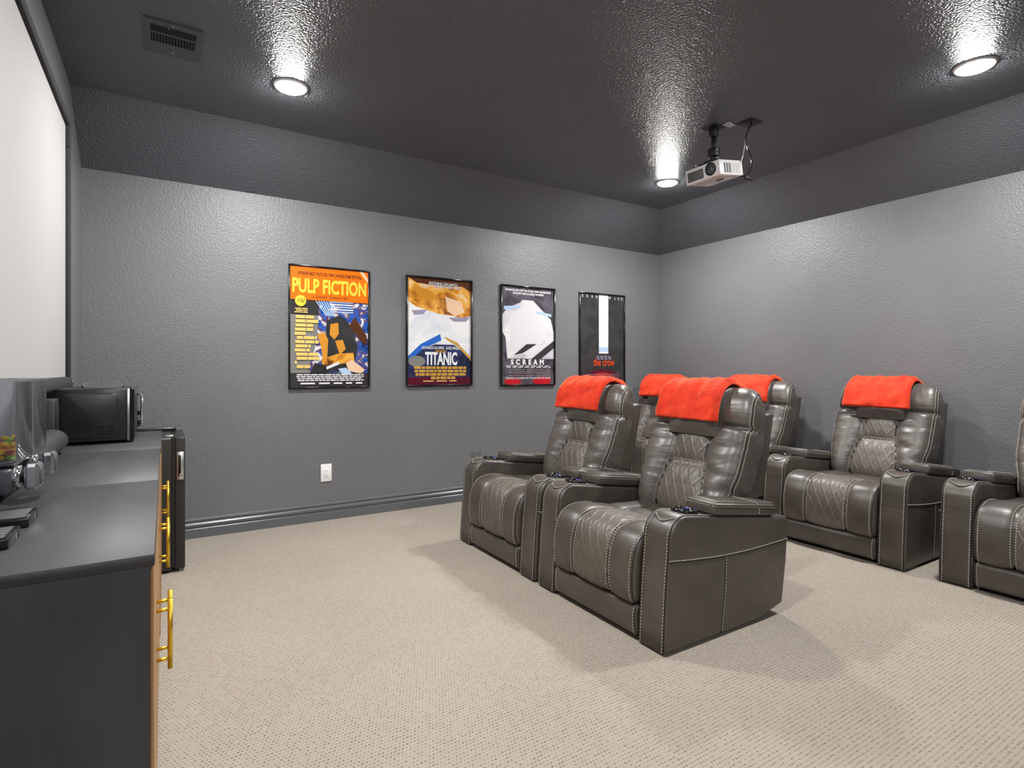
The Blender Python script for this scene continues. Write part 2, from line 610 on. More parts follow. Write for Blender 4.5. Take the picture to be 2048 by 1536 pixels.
# ---------------------------------------------------------------- wall plates
def outlet(x, z, white, label):
    t = thing('wall_outlet', (x, YB, z), label, 'outlet')
    m = M_WHITE if white else M_TRIM
    MB().box((0, -0.004, 0), (0.082, 0.008, 0.135), m, 0.003).build('cover_plate', t)
    mb = MB().box((0, -0.0085, 0), (0.034, 0.004, 0.068), m, 0.001)
    for dz in (0.018, -0.018):
        for dx in (-0.006, 0.006):
            mb.box((dx, -0.0107, dz), (0.0022, 0.001, 0.008), M_DARKH)
        mb.box((0, -0.0107, dz - 0.010), (0.004, 0.001, 0.004), M_DARKH)
    mb.build('receptacle', t)
    for dz in (0.049, -0.049):
        MB().lathe([(0.003, 0), (0.0, 0.001)], m, 10, M=Matrix.Translation((0, -0.008, dz)) @ Matrix.Rotation(pi / 2, 4, 'X')).build('screw', t)
outlet(1.06, 0.365, True, 'white rectangular power outlet on the grey wall below the orange poster')
outlet(2.375, 0.368, False, 'grey painted wall plate half hidden behind the left recliner arm')

# ---------------------------------------------------------------- posters
def ink(name, c, rough=0.25):
    return mat('print_' + name, c, rough, Coat_Weight=0.3)
I = dict(
    orange=ink('orange', (0.80, 0.16, 0.006)), yellow=ink('yellow', (0.85, 0.62, 0.06)), straw=ink('straw', (0.78, 0.55, 0.17)),
    black=ink('black', (0.012, 0.012, 0.014)), char=ink('charcoal', (0.035, 0.035, 0.037)), grey=ink('grey', (0.21, 0.21, 0.20)),
    white=ink('white', (0.80, 0.82, 0.85)), navy=ink('navy', (0.012, 0.018, 0.07)), blue=ink('blue', (0.02, 0.13, 0.55)),
    sky=ink('sky', (0.42, 0.58, 0.82)), ochre=ink('ochre', (0.62, 0.27, 0.03)), brown=ink('brown', (0.09, 0.03, 0.012)),
    peach=ink('peach', (0.80, 0.55, 0.36)), lav=ink('lavender', (0.30, 0.28, 0.40)), pale=ink('pale', (0.70, 0.69, 0.72)),
    red=ink('red', (0.45, 0.01, 0.02)), vermil=ink('vermilion', (0.80, 0.07, 0.01)), dim=ink('dim_text', (0.22, 0.20, 0.22)),
    gold=ink('gold', (0.55, 0.31, 0.05)), wine=ink('wine', (0.08, 0.005, 0.02)))

def mottled(name, stops, scale, vor=False):
    m = ink(name, stops[0][1])
    tc = N(m, 'ShaderNodeTexCoord')
    if vor:
        n = N(m, 'ShaderNodeTexVoronoi')
        n.inputs['Scale'].default_value = scale
        L(m, tc, 'Object', n, 'Vector')
        s = N(m, 'ShaderNodeSeparateColor')
        L(m, n, 'Color', s, 'Color')
        src, out = s, 'Red'
    else:
        n = N(m, 'ShaderNodeTexNoise', Scale=scale, Detail=4.0, Distortion=1.0)
        L(m, tc, 'Object', n, 'Vector')
        src, out = n, 'Fac'
    r = ramp(m, stops)
    L(m, src, out, r, 'Fac')
    L(m, r, 'Color', bsdf(m), 'Base Color')
    return m
I['splash'] = mottled('splash', [(0.33, (0.012, 0.02, 0.08)), (0.46, (0.03, 0.12, 0.5)), (0.54, (0.10, 0.03, 0.06)), (0.62, (0.7, 0.72, 0.8))], 14)
I['amber'] = mottled('amber', [(0.32, (0.10, 0.03, 0.01)), (0.45, (0.62, 0.24, 0.02)), (0.58, (0.85, 0.45, 0.08)), (0.68, (0.85, 0.62, 0.40))], 7)
I['cloud'] = mottled('cloud', [(0.35, (0.62, 0.67, 0.76)), (0.6, (0.82, 0.83, 0.84))], 5)
I['mist'] = mottled('mist', [(0.32, (0.42, 0.40, 0.48)), (0.50, (0.68, 0.67, 0.71)), (0.65, (0.78, 0.78, 0.79))], 4)
I['deep'] = mottled('deep', [(0.35, (0.010, 0.012, 0.030)), (0.6, (0.025, 0.04, 0.13))], 8)
I['night'] = mottled('night', [(0.35, (0.022, 0.022, 0.023)), (0.65, (0.042, 0.042, 0.043))], 6)
I['dusk'] = mottled('dusk', [(0.35, (0.03, 0.026, 0.04)), (0.65, (0.12, 0.11, 0.14))], 7)

class Poster:
    def __init__(self, x0, x1, z0, z1, label):
        self.w, self.h = x1 - x0, z1 - z0
        self.t = thing('movie_poster', ((x0 + x1) / 2, YB, z0), label, 'poster', 'framed movie posters on the long wall')
        fr = 0.013
        mb = MB()
        w, h = self.w, self.h
        for lo, hi in (((-w / 2, 0), (w / 2, fr)), ((-w / 2, h - fr), (w / 2, h)), ((-w / 2, fr), (-w / 2 + fr, h - fr)), ((w / 2 - fr, fr), (w / 2, h - fr))):
            mb.box(((lo[0] + hi[0]) / 2, -0.012, (lo[1] + hi[1]) / 2), (hi[0] - lo[0], 0.024, hi[1] - lo[1]), M_BLACKP, 0.002, 1)
        mb.build('frame', self.t)
        MB().b2((-w / 2 + 0.004, -0.008, 0.004), (w / 2 - 0.004, -0.002, h - 0.004), M_BLACKM).build('backing', self.t)
        self.pw, self.ph = w - 2 * fr, h - 2 * fr
        self.mb = MB()
        self.lay = 0
    def P(self, x, y):
        x, y = min(1, max(0, x)), min(1, max(0, y))
        return (-self.pw / 2 + x * self.pw, -0.0085 - 0.00025 * self.lay, 0.013 + (1 - y) * self.ph)
    def poly(self, pts, ink_):
        self.lay += 1
        vs = [self.mb.bm.verts.new(self.P(*p)) for p in pts]
        f = self.mb.bm.faces.new(vs)
        f.material_index = self.mb.mi(I[ink_])
    def rect(self, x0, y0, x1, y1, ink_):
        self.poly([(x0, y1), (x1, y1), (x1, y0), (x0, y0)], ink_)
    def oval(self, cx, cy, rx, ry, ink_, rot=0, n=36):
        pts = []
        for k in range(n):
            a = -2 * pi * k / n
            u, v = rx * cos(a), ry * sin(a)
            pts.append((cx + u * cos(rot) - v * sin(rot), cy + u * sin(rot) + v * cos(rot)))
        self.poly(pts[::-1], ink_)
    def lines(self, x0, x1, ys, hgt, ink_, wmin=0.03, wmax=0.11, gap=0.014, seed=1):
        """small print, too fine to read"""
        rnd = random.Random(seed)
        for y in ys:
            self.lay += 1
            self.lay -= 1
            x = x0 + rnd.random() * 0.03
            while x < x1 - 0.02:
                w = min(rnd.uniform(wmin, wmax), x1 - x)
                vs = [self.mb.bm.verts.new(self.P(*p)) for p in ((x, y + hgt), (x + w, y + hgt), (x + w, y), (x, y))]
                f = self.mb.bm.faces.new(vs)
                f.material_index = self.mb.mi(I[ink_])
                x += w + gap
    def text(self, s, x, y, size, ink_, align='CENTER', sx=1.0, bold=0.0, space=1.0, shear=0.0):
        """y = baseline (fraction from top), size = cap size in metres"""
        self.lay += 1
        p = self.P(x, y)
        M = Matrix.Translation(p) @ Matrix.Rotation(pi / 2, 4, 'X')
        self.mb.text(s, size, I[ink_], M, bold, align, sx, space, shear)
    def done(self):
        self.mb.build('print', self.t)

p = Poster(0.782, 1.398, 1.020, 1.956, 'framed orange and dark poster with big yellow title, leftmost of four on the wall')
p.rect(0, 0, 1, 1, 'grey')
p.rect(0, 0.26, 1, 0.40, 'char')
p.poly([(0.30, 0.92), (0.22, 0.86), (0.33, 0.62), (0.36, 0.27), (1, 0.27), (1, 1), (0.2, 1), (0.2, 0.92)], 'splash')
p.rect(0, 0.885, 1, 1, 'char')
for k in range(6):
    p.poly([(0.30 + k * 0.035, 0.27), (0.315 + k * 0.035, 0.27), (0.46 + k * 0.02, 0.40), (0.445 + k * 0.02, 0.40)], 'sky')
for k in range(5):
    p.rect(0.50, 0.275 + k * 0.021, 0.80, 0.285 + k * 0.021, 'white' if k % 2 else 'sky')
p.poly([(0.45, 0.44), (0.62, 0.39), (0.78, 0.48), (0.86, 0.66), (0.80, 0.86), (0.42, 0.88), (0.44, 0.62)][::-1], 'night')
p.poly([(0.50, 0.47), (0.60, 0.455), (0.61, 0.55), (0.55, 0.60), (0.49, 0.56)][::-1], 'ochre')
p.poly([(0.33, 0.56), (0.42, 0.54), (0.47, 0.60), (0.46, 0.76), (0.40, 0.77), (0.38, 0.66)][::-1], 'ochre')
p.poly([(0.38, 0.77), (0.60, 0.72), (0.80, 0.71), (0.82, 0.79), (0.60, 0.81), (0.40, 0.82)][::-1], 'amber')
p.poly([(0.56, 0.61), (0.66, 0.60), (0.70, 0.68), (0.62, 0.73)][::-1], 'ochre')
p.poly([(0.74, 0.48), (0.82, 0.40), (0.98, 0.56), (0.99, 0.64), (0.92, 0.62)][::-1], 'brown')
p.poly([(0.70, 0.80), (0.78, 0.77), (0.96, 0.86), (0.90, 0.89), (0.74, 0.87)][::-1], 'peach')
p.poly([(0.40, 0.845), (0.60, 0.79), (0.62, 0.81), (0.42, 0.865)][::-1], 'pale')
p.poly([(0.60, 0.85), (0.70, 0.84), (0.78, 0.89), (0.66, 0.905)][::-1], 'sky')
p.poly([(0.24, 0.885), (0.30, 0.80), (0.44, 0.82), (0.46, 0.885)][::-1], 'night')
p.rect(0, 0.0, 1, 0.275, 'orange')
p.poly([(0.88, 0.0), (0.93, 0.0), (1, 0.06), (1, 0.10)], 'peach')
p.text('WINNER-BEST PICTURE-1994 CANNES FILM FESTIVAL', 0.5, 0.068, 0.036, 'black', sx=0.57, bold=0.0007)
p.text('PULP FICTION', 0.5, 0.212, 0.148, 'yellow', sx=0.60, bold=0.0045)
p.text('a Quentin Tarantino film', 0.5, 0.255, 0.030, 'black', sx=0.9, shear=0.3)
p.oval(0.125, 0.285, 0.068, 0.046, 'yellow')
p.text('10¢', 0.125, 0.298, 0.046, 'black', sx=0.9, shear=0.25)
p.lines(0.05, 0.22, [0.345, 0.36, 0.375], 0.009, 'straw', 0.05, 0.1, 0.008, 3)
wd = [0.24, 0.30, 0.23, 0.23, 0.15, 0.28, 0.30, 0.20, 0.19, 0.30, 0.33, 0.03, 0.20]
for k, w_ in enumerate(wd):
    p.lines(0.05, 0.05 + w_, [0.405 + k * 0.0345], 0.026, 'straw', 0.07, 0.16, 0.010, 10 + k)
p.lines(0.06, 0.94, [0.895, 0.911, 0.927, 0.943], 0.010, 'pale', 0.03, 0.09, 0.010, 5)
p.lines(0.10, 0.92, [0.966], 0.014, 'pale', 0.08, 0.2, 0.05, 6)
p.done()

p = Poster(1.707, 2.329, 1.022, 1.956, 'framed white, amber and navy poster with white title, second of four from the left')
p.rect(0, 0, 1, 1, 'cloud')
p.poly([(0, 0), (0, 0.22), (0.12, 0.27), (0.30, 0.30), (0.48, 0.33), (0.68, 0.34), (0.86, 0.36), (1, 0.33), (1, 0)], 'amber')
p.poly([(0, 0), (0.14, 0.05), (0.38, 0.06), (0.6, 0.07), (0.85, 0.05), (1, 0.10), (1, 0)], 'brown')
p.poly([(0.58, 0.16), (0.84, 0.20), (0.90, 0.30), (0.74, 0.345), (0.62, 0.30)][::-1], 'peach')
p.poly([(0.10, 0.08), (0.34, 0.11), (0.48, 0.19), (0.30, 0.21), (0.14, 0.15)][::-1], 'ochre')
p.poly([(0.06, 0.31), (0.30, 0.295), (0.24, 0.34), (0.10, 0.35)][::-1], 'lav')
p.poly([(0.64, 0.36), (0.98, 0.345), (0.92, 0.39), (0.72, 0.395)][::-1], 'lav')
p.poly([(0, 0.80), (0, 0.78), (0.14, 0.68), (0.42, 0.62), (0.72, 0.62), (0.92, 0.70), (1, 0.78), (1, 1), (0, 1)], 'deep')
p.poly([(0, 0.74), (0.2, 0.62), (0.50, 0.52), (0.52, 0.58), (0.25, 0.66), (0, 0.79)], 'blue')
p.poly([(0.58, 0.545), (0.78, 0.60), (1, 0.74), (1, 0.77), (0.76, 0.625), (0.58, 0.56)], 'gold')
p.oval(0.14, 0.78, 0.13, 0.05, 'grey')
p.rect(0, 0.93, 1, 1, 'wine')
p.text('NOTHING ON EARTH', 0.55, 0.056, 0.032, 'white', sx=0.85, bold=0.0005)
p.text('COULD COME BETWEEN THEM', 0.51, 0.083, 0.032, 'white', sx=0.85, bold=0.0005)
p.text('LEONARDO DiCAPRIO   KATE WINSLET', 0.52, 0.665, 0.033, 'white', sx=0.62, bold=0.0005)
p.text('TITANIC', 0.52, 0.81, 0.150, 'white', sx=0.52, bold=0.005)
p.lines(0.42, 0.60, [0.675, 0.688], 0.008, 'gold', 0.04, 0.08, 0.01, 4)
p.lines(0.09, 0.92, [0.828, 0.860, 0.892], 0.024, 'gold', 0.04, 0.11, 0.012, 8)
p.lines(0.34, 0.74, [0.924], 0.026, 'gold', 0.05, 0.1, 0.012, 9)
p.lines(0.22, 0.80, [0.962], 0.009, 'straw', 0.1, 0.2, 0.04, 12)
p.done()

p = Poster(2.624, 3.242, 1.012, 1.953, 'framed grey and black poster with widely spaced white title, third of four from the left')
p.rect(0, 0, 1, 1, 'dusk')
p.rect(0, 0.13, 1, 0.735, 'mist')
p.poly([(0.14, 0.30), (0.50, 0.16), (0.80, 0.32), (0.86, 0.52), (0.52, 0.70), (0.16, 0.66)][::-1], 'pale')
p.poly([(0, 0.10), (0.42, 0.10), (0.34, 0.16), (0.10, 0.22), (0, 0.30)][::-1], 'dusk')
p.poly([(0.54, 0.10), (1, 0.10), (1, 0.46), (0.94, 0.32), (0.72, 0.20)][::-1], 'dusk')
p.poly([(0, 0.46), (0.07, 0.52), (0.10, 0.735), (0, 0.735)][::-1], 'dusk')
p.poly([(0.04, 0.205), (0.34, 0.19), (0.34, 0.215), (0.04, 0.24)][::-1], 'sky')
p.poly([(0.66, 0.235), (0.95, 0.26), (0.95, 0.29), (0.66, 0.26)][::-1], 'sky')
p.poly([(0.56, 0.735), (1, 0.54), (1, 0.62), (0.74, 0.735)][::-1], 'char')
p.poly([(0.22, 0.70), (0.46, 0.585), (0.66, 0.58), (0.40, 0.675)][::-1], 'char')
p.oval(0.20, 0.97, 0.16, 0.035, 'red')
p.oval(0.76, 0.965, 0.18, 0.045, 'red')
p.rect(0, 0.745, 1, 0.755, 'dusk')
p.text('Someone has taken their love of scary movies one step too far.', 0.5, 0.044, 0.034, 'white', sx=0.60, bold=0.0009)
p.text('Solving this mystery is going to be murder.', 0.5, 0.074, 0.034, 'white', sx=0.60, bold=0.0009)
p.text('SCREAM', 0.48, 0.795, 0.066, 'white', sx=0.95, bold=0.003, space=1.9)
p.lines(0.07, 0.93, [0.807, 0.820], 0.008, 'pale', 0.07, 0.1, 0.035, 21)
p.lines(0.10, 0.93, [0.845, 0.863, 0.880, 0.905], 0.008, 'dim', 0.04, 0.12, 0.015, 22)
p.text('THE HIGHLY ACCLAIMED NEW THRILLER FROM WES CRAVEN', 0.5, 0.945, 0.026, 'pale', sx=0.70, bold=0.0003)
p.done()

p = Poster(3.544, 4.160, 1.012, 1.951, 'framed black poster with a white vertical band, rightmost of four on the wall')
p.rect(0, 0, 1, 1, 'night')
p.rect(0.42, 0.0, 0.635, 0.665, 'white')
p.rect(0.42, 0.595, 0.635, 0.645, 'sky')
p.oval(0.50, 0.98, 0.42, 0.14, 'wine')
p.oval(0.50, 0.99, 0.33, 0.11, 'red')
p.rect(0, 0.985, 1, 1, 'night')
for ch, x in zip('BRANNLEE', (0.05, 0.155, 0.265, 0.365, 0.665, 0.79, 0.87, 0.945)):
    p.text(ch, x, 0.042, 0.040, 'pale', sx=0.75, bold=0.0005)
p.text('the crow', 0.53, 0.805, 0.115, 'vermil', sx=0.66, bold=0.001)
p.lines(0.36, 0.70, [0.692, 0.708, 0.724], 0.009, 'lav', 0.05, 0.09, 0.02, 31)
p.lines(0.12, 0.88, [0.90, 0.92, 0.94], 0.008, 'dim', 0.04, 0.12, 0.015, 23)
p.done()

# ---------------------------------------------------------------- projection screen on the left wall
def screen():
    y0, y1, z0, z1 = 1.36, 3.66, 1.125, 2.425
    t = thing('projection_screen', (XL + 0.003, (y0 + y1) / 2, z0), 'large white projection screen with black frame on the left wall', 'screen')
    o = Vector(t.location)
    def b(name, lo, hi, m, r=0.0):
        MB().b2([a - c for a, c in zip(lo, o)], [a - c for a, c in zip(hi, o)], m, r).build(name, t)
    b('screen_fabric', (XL + 0.004, y0, z0), (XL + 0.014, y1, z1), M_SCREEN)
    fw = 0.06
    xf = XL + 0.031
    b('top_bar', (XL + 0.003, y0 - fw, z1), (xf, y1 + fw, z1 + 0.042), M_FELT, 0.004)
    b('side_bar', (XL + 0.003, y1, z0), (xf, y1 + fw, 2.31), M_FELT, 0.003)
    b('side_bar', (XL + 0.003, y1, 2.312), (xf, y1 + fw, z1), M_FELT, 0.003)
    b('side_bar', (XL + 0.003, y0 - fw, z0), (xf, y0, z1), M_FELT, 0.003)
    mb = MB()
    pr = [(0.0, -0.062), (0.026, -0.062), (0.034, -0.05), (0.036, -0.03), (0.032, -0.008), (0.022, 0.0), (0.0, 0.0)]
    mb.prism(pr, 1, y0 - fw - o.y, y1 + fw - o.y, M_FELT, 0.006, 3)
    bar = mb.build('bottom_bar', t)
    MB().box((0.037, y1 + fw - 0.02 - o.y, -0.03), (0.004, 0.006, 0.022), M_CHROME, 0.0015).build('latch', bar)
screen()

# ---------------------------------------------------------------- cabinets
CZ = 0.82
def cabinet():
    """local: origin on floor, x depth from wall (0..0.43), y along wall (0..0.822)"""
    t = thing('sideboard_cabinet', (0, 0, 0), '', 'cabinet', 'black two door cabinets along the screen wall')
    D, W = 0.425, 0.822
    mb = MB()
    mb.b2((0.0, 0.003, 0.0), (D, 0.022, CZ - 0.022), M_CAB)
    mb.b2((0.0, W - 0.022, 0.0), (D, W - 0.003, CZ - 0.022), M_CAB)
    mb.b2((0.0, 0.022, 0.05), (D - 0.02, W - 0.022, 0.07), M_CAB)
    mb.b2((0.0, 0.022, 0.07), (0.008, W - 0.022, CZ - 0.022), M_CAB)
    mb.b2((D - 0.05, 0.022, 0.0), (D - 0.03, W - 0.022, 0.05), M_CAB)
    mb.build('body', t)
    MB().b2((0.0, 0.0, CZ - 0.022), (D + 0.006, W, CZ), M_TOP, 0.0015, 1).build('countertop', t)
    for s in (0, 1):
        y0 = 0.024 + s * (W / 2 - 0.024) + (0.0015 if s else 0)
        y1 = y0 + W / 2 - 0.0265
        d = MB()
        d.b2((D - 0.018, y0, 0.055), (D + 0.002, y1, CZ - 0.026), M_CAB, 0.001, 1)
        dr = d.build('door', t)
        MB().b2((D + 0.0022, y0 + 0.004, 0.062), (D + 0.0042, y1 - 0.004, CZ - 0.03), M_WOOD).build('wood_panel', dr)
        yh = y1 - 0.03 if s == 0 else y0 + 0.03
        h = MB()
        h.tube([(D + 0.033, yh, 0.43), (D + 0.033, yh, 0.60)], 0.0055, M_GOLD, 12)
        for z in (0.455, 0.575):
            h.tube([(D + 0.002, yh, z), (D + 0.034, yh, z)], 0.0045, M_GOLD, 10)
        h.build('bar_handle', dr)
    MB().b2((D - 0.002, 0.003, 0.0), (D + 0.0035, 0.0235, CZ - 0.03), M_WOOD).build('edge_strip', t)
    return t
c0 = cabinet()
c0.location = (XL + 0.003, 1.228, 0)
c0['label'] = 'black cabinet with wood front and gold bar handles, nearest of three along the left wall'
c1 = copy_tree(c0)
c1.location = (XL + 0.002, 1.228 + 0.824, 0)
c1['label'] = 'middle black cabinet of the row, under the twin candy dispenser'
c2 = copy_tree(c0)
c2.location = (XL + 0.005, 1.228 + 1.648, 0)
c2['label'] = 'far black cabinet of the row, under the microwave'

# ---------------------------------------------------------------- mini fridge
def fridge():
    t = thing('mini_fridge', (0, 3.73, 0), 'black mini fridge standing past the end of the cabinets', 'fridge')
    t.location = (-0.40, 3.735, 0)
    H = 0.774
    MB().b2((0.0, 0.0, 0.012), (0.435, 0.47, H), M_FRIDGE, 0.012, 3).build('cabinet_body', t)
    d = MB().b2((0.447, 0.0, 0.02), (0.499, 0.47, H), M_FRIDGE, 0.006, 3).build('door', t)
    mb = MB()
    mb.b2((0.458, -0.003, 0.530), (0.492, 0.001, 0.690), M_STEEL, 0.001, 1)
    mb.b2((0.464, -0.0045, 0.55), (0.478, -0.002, 0.672), M_DARKH, 0.0005, 1)
    mb.b2((0.470, -0.006, 0.535), (0.482, -0.002, 0.565), M_CHROME, 0.001, 1)
    mb.build('recessed_handle', d)
    MB().b2((0.435, 0.004, 0.03), (0.447, 0.466, H - 0.004), M_BLACKM).build('door_gasket', t)
    MB().b2((0.02, 0.40, H), (0.46, 0.44, H + 0.022), M_BLACKP, 0.004).build('top_trim', t)
    mb = MB().b2((0.40, 0.02, H), (0.44, 0.05, H + 0.012), M_STEEL, 0.002)
    mb.build('hinge', t)
    for x in (0.05, 0.40):
        for y in (0.05, 0.42):
            MB().lathe([(0, 0), (0.018, 0), (0.018, 0.013), (0, 0.013)], M_BLACKM, 14, c=(x, y, 0)).build('foot', t)
fridge()

# ---------------------------------------------------------------- microwave
def microwave():
    t = thing('microwave', (-0.418, 3.175, CZ), 'black microwave oven on the far end of the cabinets', 'microwave')
    D, W, H = 0.265, 0.45, 0.255
    MB().b2((0, 0, 0.012), (D, W, H), M_MW, 0.006, 2).build('body', t)
    mb = MB()
    pts = []
    x0, x1, z0, z1, r = 0.022, D - 0.03, 0.03, H - 0.022, 0.028
    for cx, cz, a0 in ((x1 - r, z1 - r, 0), (x0 + r, z1 - r, 90)):
        for k in range(7):
            a = radians(a0 + 15 * k)
            pts.append((cx + r * cos(a), cz + r * sin(a)))
    pts += [(x0, z0), (x1, z0)]
    mb.prism(pts, 1, -0.006, 0.001, M_MW, 0.004, 2)
    for g in range(5):
        for k in range(4):
            mb.b2((0.035 + g * 0.039, -0.0066, 0.044 + k * 0.011), (0.064 + g * 0.039, -0.0055, 0.050 + k * 0.011), M_DARKH)
    mb.build('side_panel', t)
    d = MB().b2((D + 0.001, 0.002, 0.012), (D + 0.03, W * 0.74, H), M_GLASSB, 0.007, 3).build('door', t)
    MB().b2((D + 0.0295, 0.04, 0.05), (D + 0.0315, W * 0.62, H - 0.04), M_BLACKM).build('window', d)
    h = MB().tube([(D + 0.03, W * 0.69, 0.05), (D + 0.05, W * 0.69, 0.055), (D + 0.05, W * 0.69, H - 0.045), (D + 0.03, W * 0.69, H - 0.04)], 0.006, M_CHROME, 10)
    h.build('handle', d)
    MB().b2((D + 0.001, 0.0, 0.011), (D + 0.012, 0.004, H - 0.002), M_STEEL, 0.001, 1).build('door_trim', t)
    cp = MB().b2((D + 0.001, W * 0.745, 0.012), (D + 0.03, W - 0.002, H), M_GLASSB, 0.005, 2).build('control_panel', t)
    for z in (0.07, 0.12):
        MB().lathe([(0.02, 0), (0.02, 0.012), (0.016, 0.015), (0, 0.015)], M_BLACKM, 20, M=Matrix.Translation((D + 0.03, W * 0.87, z)) @ Matrix.Rotation(pi / 2, 4, 'Y')).build('dial', cp)
    for x in (0.03, D - 0.03):
        for y in (0.04, W - 0.04):
            MB().lathe([(0, 0), (0.011, 0), (0.013, 0.013), (0, 0.013)], M_BLACKM, 12, c=(x, y, 0)).build('foot', t)
microwave()

dome = MB()
dome.lathe([(0.085, 0.0), (0.084, 0.012), (0.072, 0.026), (0.04, 0.034), (0.0, 0.036), (0.0, 0.0345), (0.04, 0.0325), (0.071, 0.0245), (0.0825, 0.0115), (0.083, 0.0), (0.085, 0.0)], M_CLEARD, 40)
tag(dome.build('plastic_cover', None, (-0.255, 3.36, CZ + 0.2555)), 'clear domed plastic cover lying on top of the microwave', 'cover')

# ---------------------------------------------------------------- sound bar, small speaker
def soundbar():
    t = thing('sound_bar', (-0.391, 2.415, CZ), 'long dark grey rounded sound bar lying on the cabinets', 'sound bar')
    mb = MB()
    pr = [(0.054 * cos(a), 0.052 + 0.046 * sin(a)) for a in [2 * pi * k / 28 for k in range(28)]]
    mb.prism(pr, 1, -0.50, 0.515, M_SB, 0.012, 3)
    mb.build('fabric_body', t)
    mb = MB()
    mb.prism([(0.056 * cos(a), 0.050 + 0.0465 * sin(a)) for a in [2 * pi * k / 28 for k in range(28)]], 1, -0.53, -0.497, M_BLACKP, 0.012, 3)
    mb.build('end_cap', t)
    for y in (-0.42, 0.42):
        MB().b2((-0.03, y - 0.03, 0.0), (0.03, y + 0.03, 0.012), M_BLACKM, 0.002).build('foot', t)
soundbar()
t = thing('small_speaker', (-0.412, 3.10, CZ), 'small dark box between the sound bar and the microwave', 'speaker')
MB().b2((-0.034, -0.05, 0.0), (0.012, 0.06, 0.215), M_SB, 0.006).build('cabinet', t)
MB().b2((0.0122, -0.04, 0.02), (0.016, 0.05, 0.195), M_BLACKM, 0.001, 1).build('grille', t)

# ---------------------------------------------------------------- twin candy dispenser
XC = -0.353      # centre of the canisters in depth
def dispenser(yc, label):
    t = thing('candy_dispenser', (XC, yc, CZ), label, 'candy dispenser', 'candy dispensers on the cabinets')
    W2, D2 = 0.097, 0.052
    mb = MB()
    n = 10
    def rr(hx, hy, r):
        pts = []
        for cx, cy, a0 in ((hx - r, hy - r, 0), (-hx + r, hy - r, 90), (-hx + r, -hy + r, 180), (hx - r, -hy + r, 270)):
            for k in range(5):
                a = radians(a0 + 22.5 * k)
                pts.append((cx + r * cos(a), cy + r * sin(a)))
        return pts
    def ring(stack, m, close=(True, True)):
        b = bmesh.new()
        rs = [[b.verts.new((x, y, z)) for x, y in rr(hx, hy, r)] for hx, hy, r, z in stack]
        for a, c in zip(rs, rs[1:]):
            k = len(a)
            for j in range(k):
                b.faces.new((a[j], a[(j + 1) % k], c[(j + 1) % k], c[j]))
        if close[0]:
            b.faces.new(rs[0][::-1])
        if close[1]:
            b.faces.new(rs[-1])
        bmesh.ops.recalc_face_normals(b, faces=b.faces[:])
        return b
    MB().absorb(ring([(0.040, 0.070, 0.02, 0.102), (0.051, 0.096, 0.012, 0.112), (0.051, 0.096, 0.012, 0.1185)], M_SMOKE), M_SMOKE).build('hopper', t)
    MB().b2((XL + 0.003 - XC, -0.06, 0.125), (-D2 + 0.004, 0.06, 0.225), M_BLACKM, 0.003).build('wall_bracket', t)
    # canister: a clear open-topped box with real wall thickness
    th = 0.003
    mb = MB()
    mb.absorb(ring([(D2, W2, 0.012, 0.119), (D2, W2, 0.012, 0.308), (D2 + 0.002, W2 + 0.002, 0.012, 0.310), (D2 + 0.002, W2 + 0.002, 0.012, 0.316),
                    (D2 - th, W2 - th, 0.010, 0.316), (D2 - th, W2 - th, 0.010, 0.123)], M_CLEAR), M_CLEAR)
    mb.build('canister', t)
    # chrome turning knob and spout
    k = MB()
    ky = -0.098
    Mx = Matrix.Translation((0.046, ky, 0.086)) @ Matrix.Rotation(pi / 2, 4, 'Y')
    k.lathe([(0.0, 0.0), (0.024, 0.0), (0.026, 0.004), (0.026, 0.014), (0.016, 0.016)], M_CHROME, 28, M=Mx)
    k.lathe([(0.016, 0.014), (0.016, 0.022)], M_BLACKP, 24, M=Mx)
    k.box((0.084, ky, 0.086), (0.028, 0.066, 0.062), M_CHROME, 0.007, 1, smooth=False)
    k.box((0.0985, ky, 0.086), (0.004, 0.046, 0.042), M_SMOKE, 0.0015, 1)
    k.build('chrome_knob', t)
    MB().prism([(0.020, 0.105), (0.050, 0.105), (0.046, 0.050), (0.026, 0.046)], 1, ky - 0.026, ky + 0.034, M_SMOKE, 0.004).build('chute', t)
    return t
dispenser(1.855, 'clear candy dispenser holding colourful candy, at the left edge of the picture')
dispenser(2.066, 'empty clear candy dispenser beside the filled one, nearer the microwave')

CND = [('yellow', (0.85, 0.55, 0.01)), ('orange', (0.85, 0.22, 0.01)), ('brown', (0.16, 0.04, 0.015)), ('green', (0.25, 0.60, 0.02)), ('red', (0.45, 0.05, 0.03))]
cm = {n: mat('candy_' + n, c, 0.25) for n, c in CND}
cbase = {}
for n, c in CND:
    mb = MB()
    mb.ell((0, 0, 0), (0.0096, 0.0090, 0.0062), cm[n], u=14, v=8)
    cbase[n] = mb.bm
    me = bpy.data.meshes.new('candy')
    mb.bm.to_mesh(me)
    mb.bm.free()
    me.materials.append(cm[n])
    cbase[n] = me
rnd = random.Random(3)
z_floor = CZ + 0.1235
for layer in range(3):
    for i in range(5):
        for j in range(9):
            x = XC - 0.0395 + i * 0.0195
            y = 1.855 - 0.081 + j * 0.0200
            if layer == 2 and (rnd.random() < 0.45 or j < 2):
                continue
            n = rnd.choice(['yellow', 'yellow', 'yellow', 'orange', 'orange', 'brown', 'green', 'red'])
            o = bpy.data.objects.new('candy', cbase[n])
            COL.objects.link(o)
            o.location = (x, y, z_floor + 0.0066 + layer * 0.0128)
            o.rotation_euler = (0, 0, rnd.uniform(-0.25, 0.25))
            tag(o, n + ' candy in the heap inside the left clear dispenser', 'candy', 'candies inside the clear dispenser')

